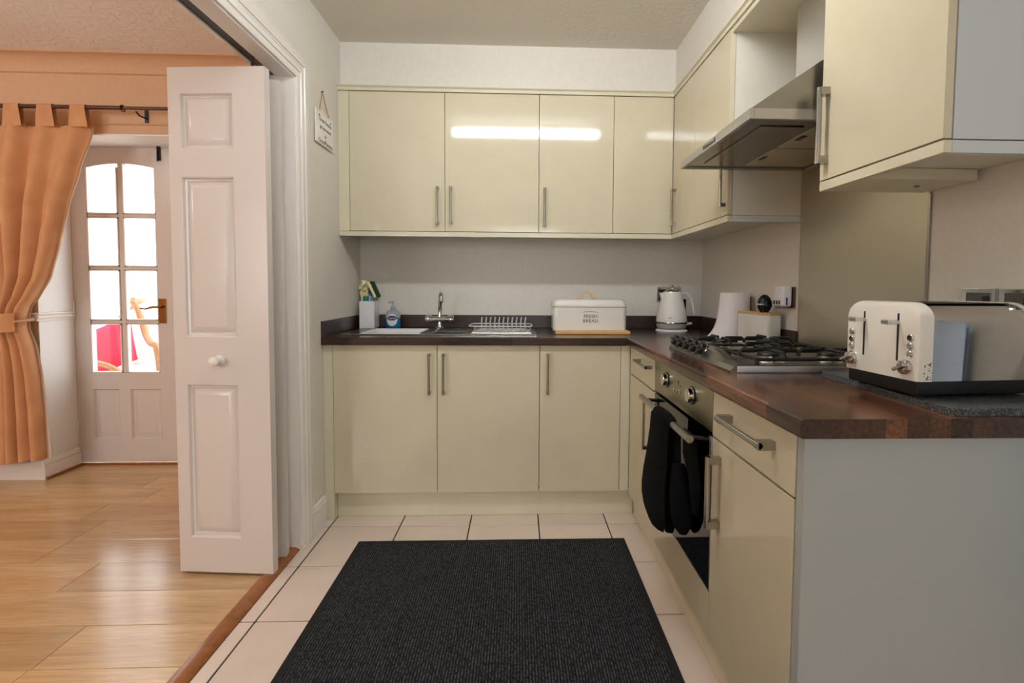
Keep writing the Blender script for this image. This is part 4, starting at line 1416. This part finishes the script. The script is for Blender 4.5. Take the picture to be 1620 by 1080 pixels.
RE = [(2.045, -2.418), (2.0, -2.425), (1.82, -2.498), (1.60, -2.575), (1.40, -2.632), (1.20, -2.690), (1.08, -2.755), (1.02, -2.800), (.96, -2.812), (.90, -2.815), (.80, -2.790), (.60, -2.770), (.40, -2.758), (.13, -2.750)]
LE = [(2.045, -3.70), (1.82, -3.62), (1.60, -3.50), (1.40, -3.36), (1.20, -3.20), (1.08, -3.09), (1.02, -3.06), (.96, -3.05), (.90, -3.05), (.80, -3.08), (.60, -3.13), (.40, -3.17), (.13, -3.20)]


def interp(tab, z):
    for (za, xa), (zb, xb) in zip(tab[:-1], tab[1:]):
        if z >= zb:
            t = min(1, max(0, (za - z) / (za - zb)))
            t = t * t * (3 - 2 * t) * .35 + t * .65
            return xa + (xb - xa) * t
    return tab[-1][1]


ZT, ZH = 2.045, .13


def curtain(u, v, off=0.0, edge=0.0):
    z = ZT + (ZH - ZT) * v
    z_ = z + (.03 * math.sin(u * 9) * .4 + .05 * u * 0) * (v > .999)
    L, R_ = interp(LE, z), interp(RE, z) + edge
    x = L + (R_ - L) * u
    wdt = (R_ - L)
    full = .030 + .020 * (1 - min(1, wdt / 1.2))
    amp = 1.25 * full * min(1, .75 + 1.2 * v)
    ph = u * 2 * PI * 7.2 + .9 * math.sin(u * 7)
    y = PY + .006 + amp * math.sin(ph) * (.7 + .3 * math.sin(u * 17 + 2)) - .02 * math.exp(-((z - .97) / .2) ** 2)
    x += .012 * math.cos(ph) * min(1, 3 * v)
    return (x, y + off, z_)


cu = thing('curtain', 'tan tab-top curtain tied back to the left of the glazed door', 'curtain', (-3.0, PY, .13))
part('drape', MB().grid(lambda u, v: curtain(u, v), 220, 70), 'curtain_fabric', cu, angle=180)


def hem(u, v):
    x, y, z = curtain(1.0, v)
    return (x - .004 + (.010 + .016 * v) * u, y + .004 + .006 * math.sin(PI * u), z)


part('lining', MB().grid(hem, 4, 70), 'curtain_lining', cu, 'pale cream turned edge of the curtain lining', angle=180)



def tieb(u, v):
    x = -3.09 + (.285) * u
    e = 1 - (2 * u - 1) ** 4
    return (x, PY - .075 - .012 * e + .02 * (1 - e), .895 + .105 * v - .02 * (1 - u) + .006 * math.sin(5 * u))


mb = MB().grid(tieb, 20, 4)
mb.tube([(-2.806, PY - .06, .945), (-2.79, PY - .01, .948), (-2.80, PY + .045, .952)], .008, 6)
part('tieback', mb, 'curtain_fabric', cu)
for k in range(7):
    xc = -2.462 - k * .178 - (0 if k == 0 else .0)
    wt_, wb_ = .040, .052
    vs, fs = [], []
    prof = [(PY - .012, 2.035)] + [(PY - (PR + .003) * math.cos(a), PZ + (PR + .003) * math.sin(a)) for a in [PI * j / 8 for j in range(9)]] + [(PY + .014, 2.035)]
    for j, (y, z) in enumerate(prof):
        ww = wb_ if j in (0, len(prof) - 1) else wt_
        vs += [(xc - ww, y, z), (xc + ww, y, z)]
    for j in range(len(prof) - 1):
        fs.append((2 * j, 2 * j + 1, 2 * j + 3, 2 * j + 2))
    part('tab', MB().add(vs, fs), 'curtain_fabric', cu)

# ------------------------------------------------------------------ conservatory beyond the glazed door
cf = struct('floor', MB().box(-6.5, -.8, RY + .121, 7.0, -.06, -.001), 'conservatory_floor')
ch = thing('rattan_armchair', 'rattan armchair with white pads seen through the glazed door', 'chair', (-3.35, 4.3, 0))


def curve(pts, r=.018):
    # Catmull-Rom through the points
    P_ = [Vector(p) for p in pts]
    P_ = [P_[0]] + P_ + [P_[-1]]
    out = []
    for i in range(1, len(P_) - 2):
        for k in range(6):
            t = k / 6
            a, b, c_, d_ = P_[i - 1], P_[i], P_[i + 1], P_[i + 2]
            out.append(.5 * ((2 * b) + (c_ - a) * t + (2 * a - 5 * b + 4 * c_ - d_) * t * t + (3 * b - a - 3 * c_ + d_) * t ** 3))
    out.append(P_[-2])
    return MB().tube(out, r, 8)


part('arm', curve([(-3.52, 3.92, .02), (-3.50, 3.92, .36), (-3.44, 3.92, .49), (-3.30, 3.92, .545), (-3.14, 3.92, .49), (-3.05, 3.92, .36), (-3.03, 3.92, .02)], .022), 'rattan', ch)
part('arm', curve([(-3.25, 4.22, 1.03), (-3.20, 4.22, .98), (-3.14, 4.20, .86), (-3.07, 4.15, .74), (-3.0, 4.10, .68), (-2.93, 4.08, .60), (-2.90, 4.08, .02)], .024), 'rattan', ch)
part('back_rail', curve([(-3.74, 4.62, .35), (-3.70, 4.66, .80), (-3.55, 4.70, .98), (-3.35, 4.55, 1.02), (-3.25, 4.25, 1.03)], .02), 'rattan', ch)
part('leg', MB().cyl((-3.74, 4.62, 0), (-3.74, 4.62, .36), .02, 10), 'rattan', ch)
part('seat_frame', MB().tube([(-3.62, 3.92, .34), (-3.0, 3.95, .34), (-2.92, 4.5, .34), (-3.74, 4.62, .34)], .018, 8, True), 'rattan', ch)


def pillow(cx, cy, cz, w, h, t, rot):
    mb = MB()

    def f(sg_):
        def g(u, v):
            a, b = 2 * u - 1, 2 * v - 1
            e = max(0, (1 - a ** 4)) ** .5 * max(0, (1 - b ** 4)) ** .5
            p = Vector((a * w / 2 * (1 - .06 * (1 - b * b) * 0 - .05 * (1 - b * b)), sg_ * t / 2 * e, b * h / 2 * (1 - .05 * (1 - a * a))))
            return rot @ p + Vector((cx, cy, cz))
        return g
    mb.grid(f(1), 14, 14).grid(f(-1), 14, 14)
    bmesh.ops.remove_doubles(mb.bm, verts=mb.bm.verts[:], dist=1e-4)
    return mb


part('seat_pad', MB().box(-3.66, -2.98, 3.96, 4.55, .36, .46, .04, 3), 'white_fabric', ch, 'white seat pad')
part('back_pad', pillow(-3.28, 4.47, .70, .62, .50, .14, Matrix.Rotation(math.radians(-14), 3, 'Y') @ Matrix.Rotation(math.radians(-22), 3, 'X')), 'white_fabric', ch, 'white back pad')
pk = pillow(-3.36, 4.12, .64, .47, .42, .13, Matrix.Rotation(math.radians(-24), 3, 'Y') @ Matrix.Rotation(math.radians(-20), 3, 'X'))
solo('cushion', pk, 'pink_fabric', 'bright pink cushion on the rattan armchair beyond the glazed door', 'cushion', (-3.36, 4.16, .46))

# ------------------------------------------------------------------ outside the frame: tube and towel seen in reflections, added dining-room lamp
lt = thing('ceiling_light', 'long white fluorescent batten light on the kitchen ceiling', 'light', (.06, 1.33, ZC))
part('batten', MB().box(-.54, .66, 1.313, 1.347, 2.412, ZC - .0005, .003).box(-.545, -.521, 1.318, 1.342, 2.35, 2.412).box(.636, .66, 1.318, 1.342, 2.35, 2.412), 'white_plastic', lt)
part('diffuser', MB().tube([(-.52, 1.33, 2.374), (.635, 1.33, 2.374)], .029, 20), 'tube_diffuser', lt)
pd = thing('dining_fill_globe', 'unseen globe lamp added to brighten the dining room', 'light', (-3.3, 1.1, 2.07))  # unseen lamp, added to light the dining room
part('flex', MB().cyl((-3.3, 1.1, 2.35), (-3.3, 1.1, ZCD - .001), .004, 8), 'black_plastic', pd)
part('cap', MB().lathe([(.03, 0), (.03, .04), (.0001, .05)], (-3.3, 1.1, 2.305), 20), 'chrome', pd)
part('globe', MB().lathe([(.12 * math.sin(PI * k / 14) + 1e-4 * (k in (0, 14)), -.12 * math.cos(PI * k / 14)) for k in range(15)], (-3.3, 1.1, 2.19), 28), 'globe_glow', pd)
tw = thing('towel', 'pale blue towel hanging on the right wall past the worktop', 'towel', (1.1, .8, .55))


def towel(u, v):
    y = .715 + .185 * u
    return (1.092 + .006 * math.sin(u * 9 + 1) * (1 - .3 * v) - .006 * v, y - .004 * math.sin(v * 5), 1.088 - .60 * v + .012 * math.sin(PI * u) * (v < .01))


part('cloth', MB().grid(towel, 24, 24).grid(lambda u, v: Vector(towel(u, v)) + Vector((.012, 0, 0)), 24, 24), 'towel_blue', tw, angle=180)
part('hook', MB().tube([(XR - .001, .81, 1.10), (1.10, .81, 1.09), (1.09, .81, 1.095), (1.086, .81, 1.11)], .005, 8), 'chrome', tw)
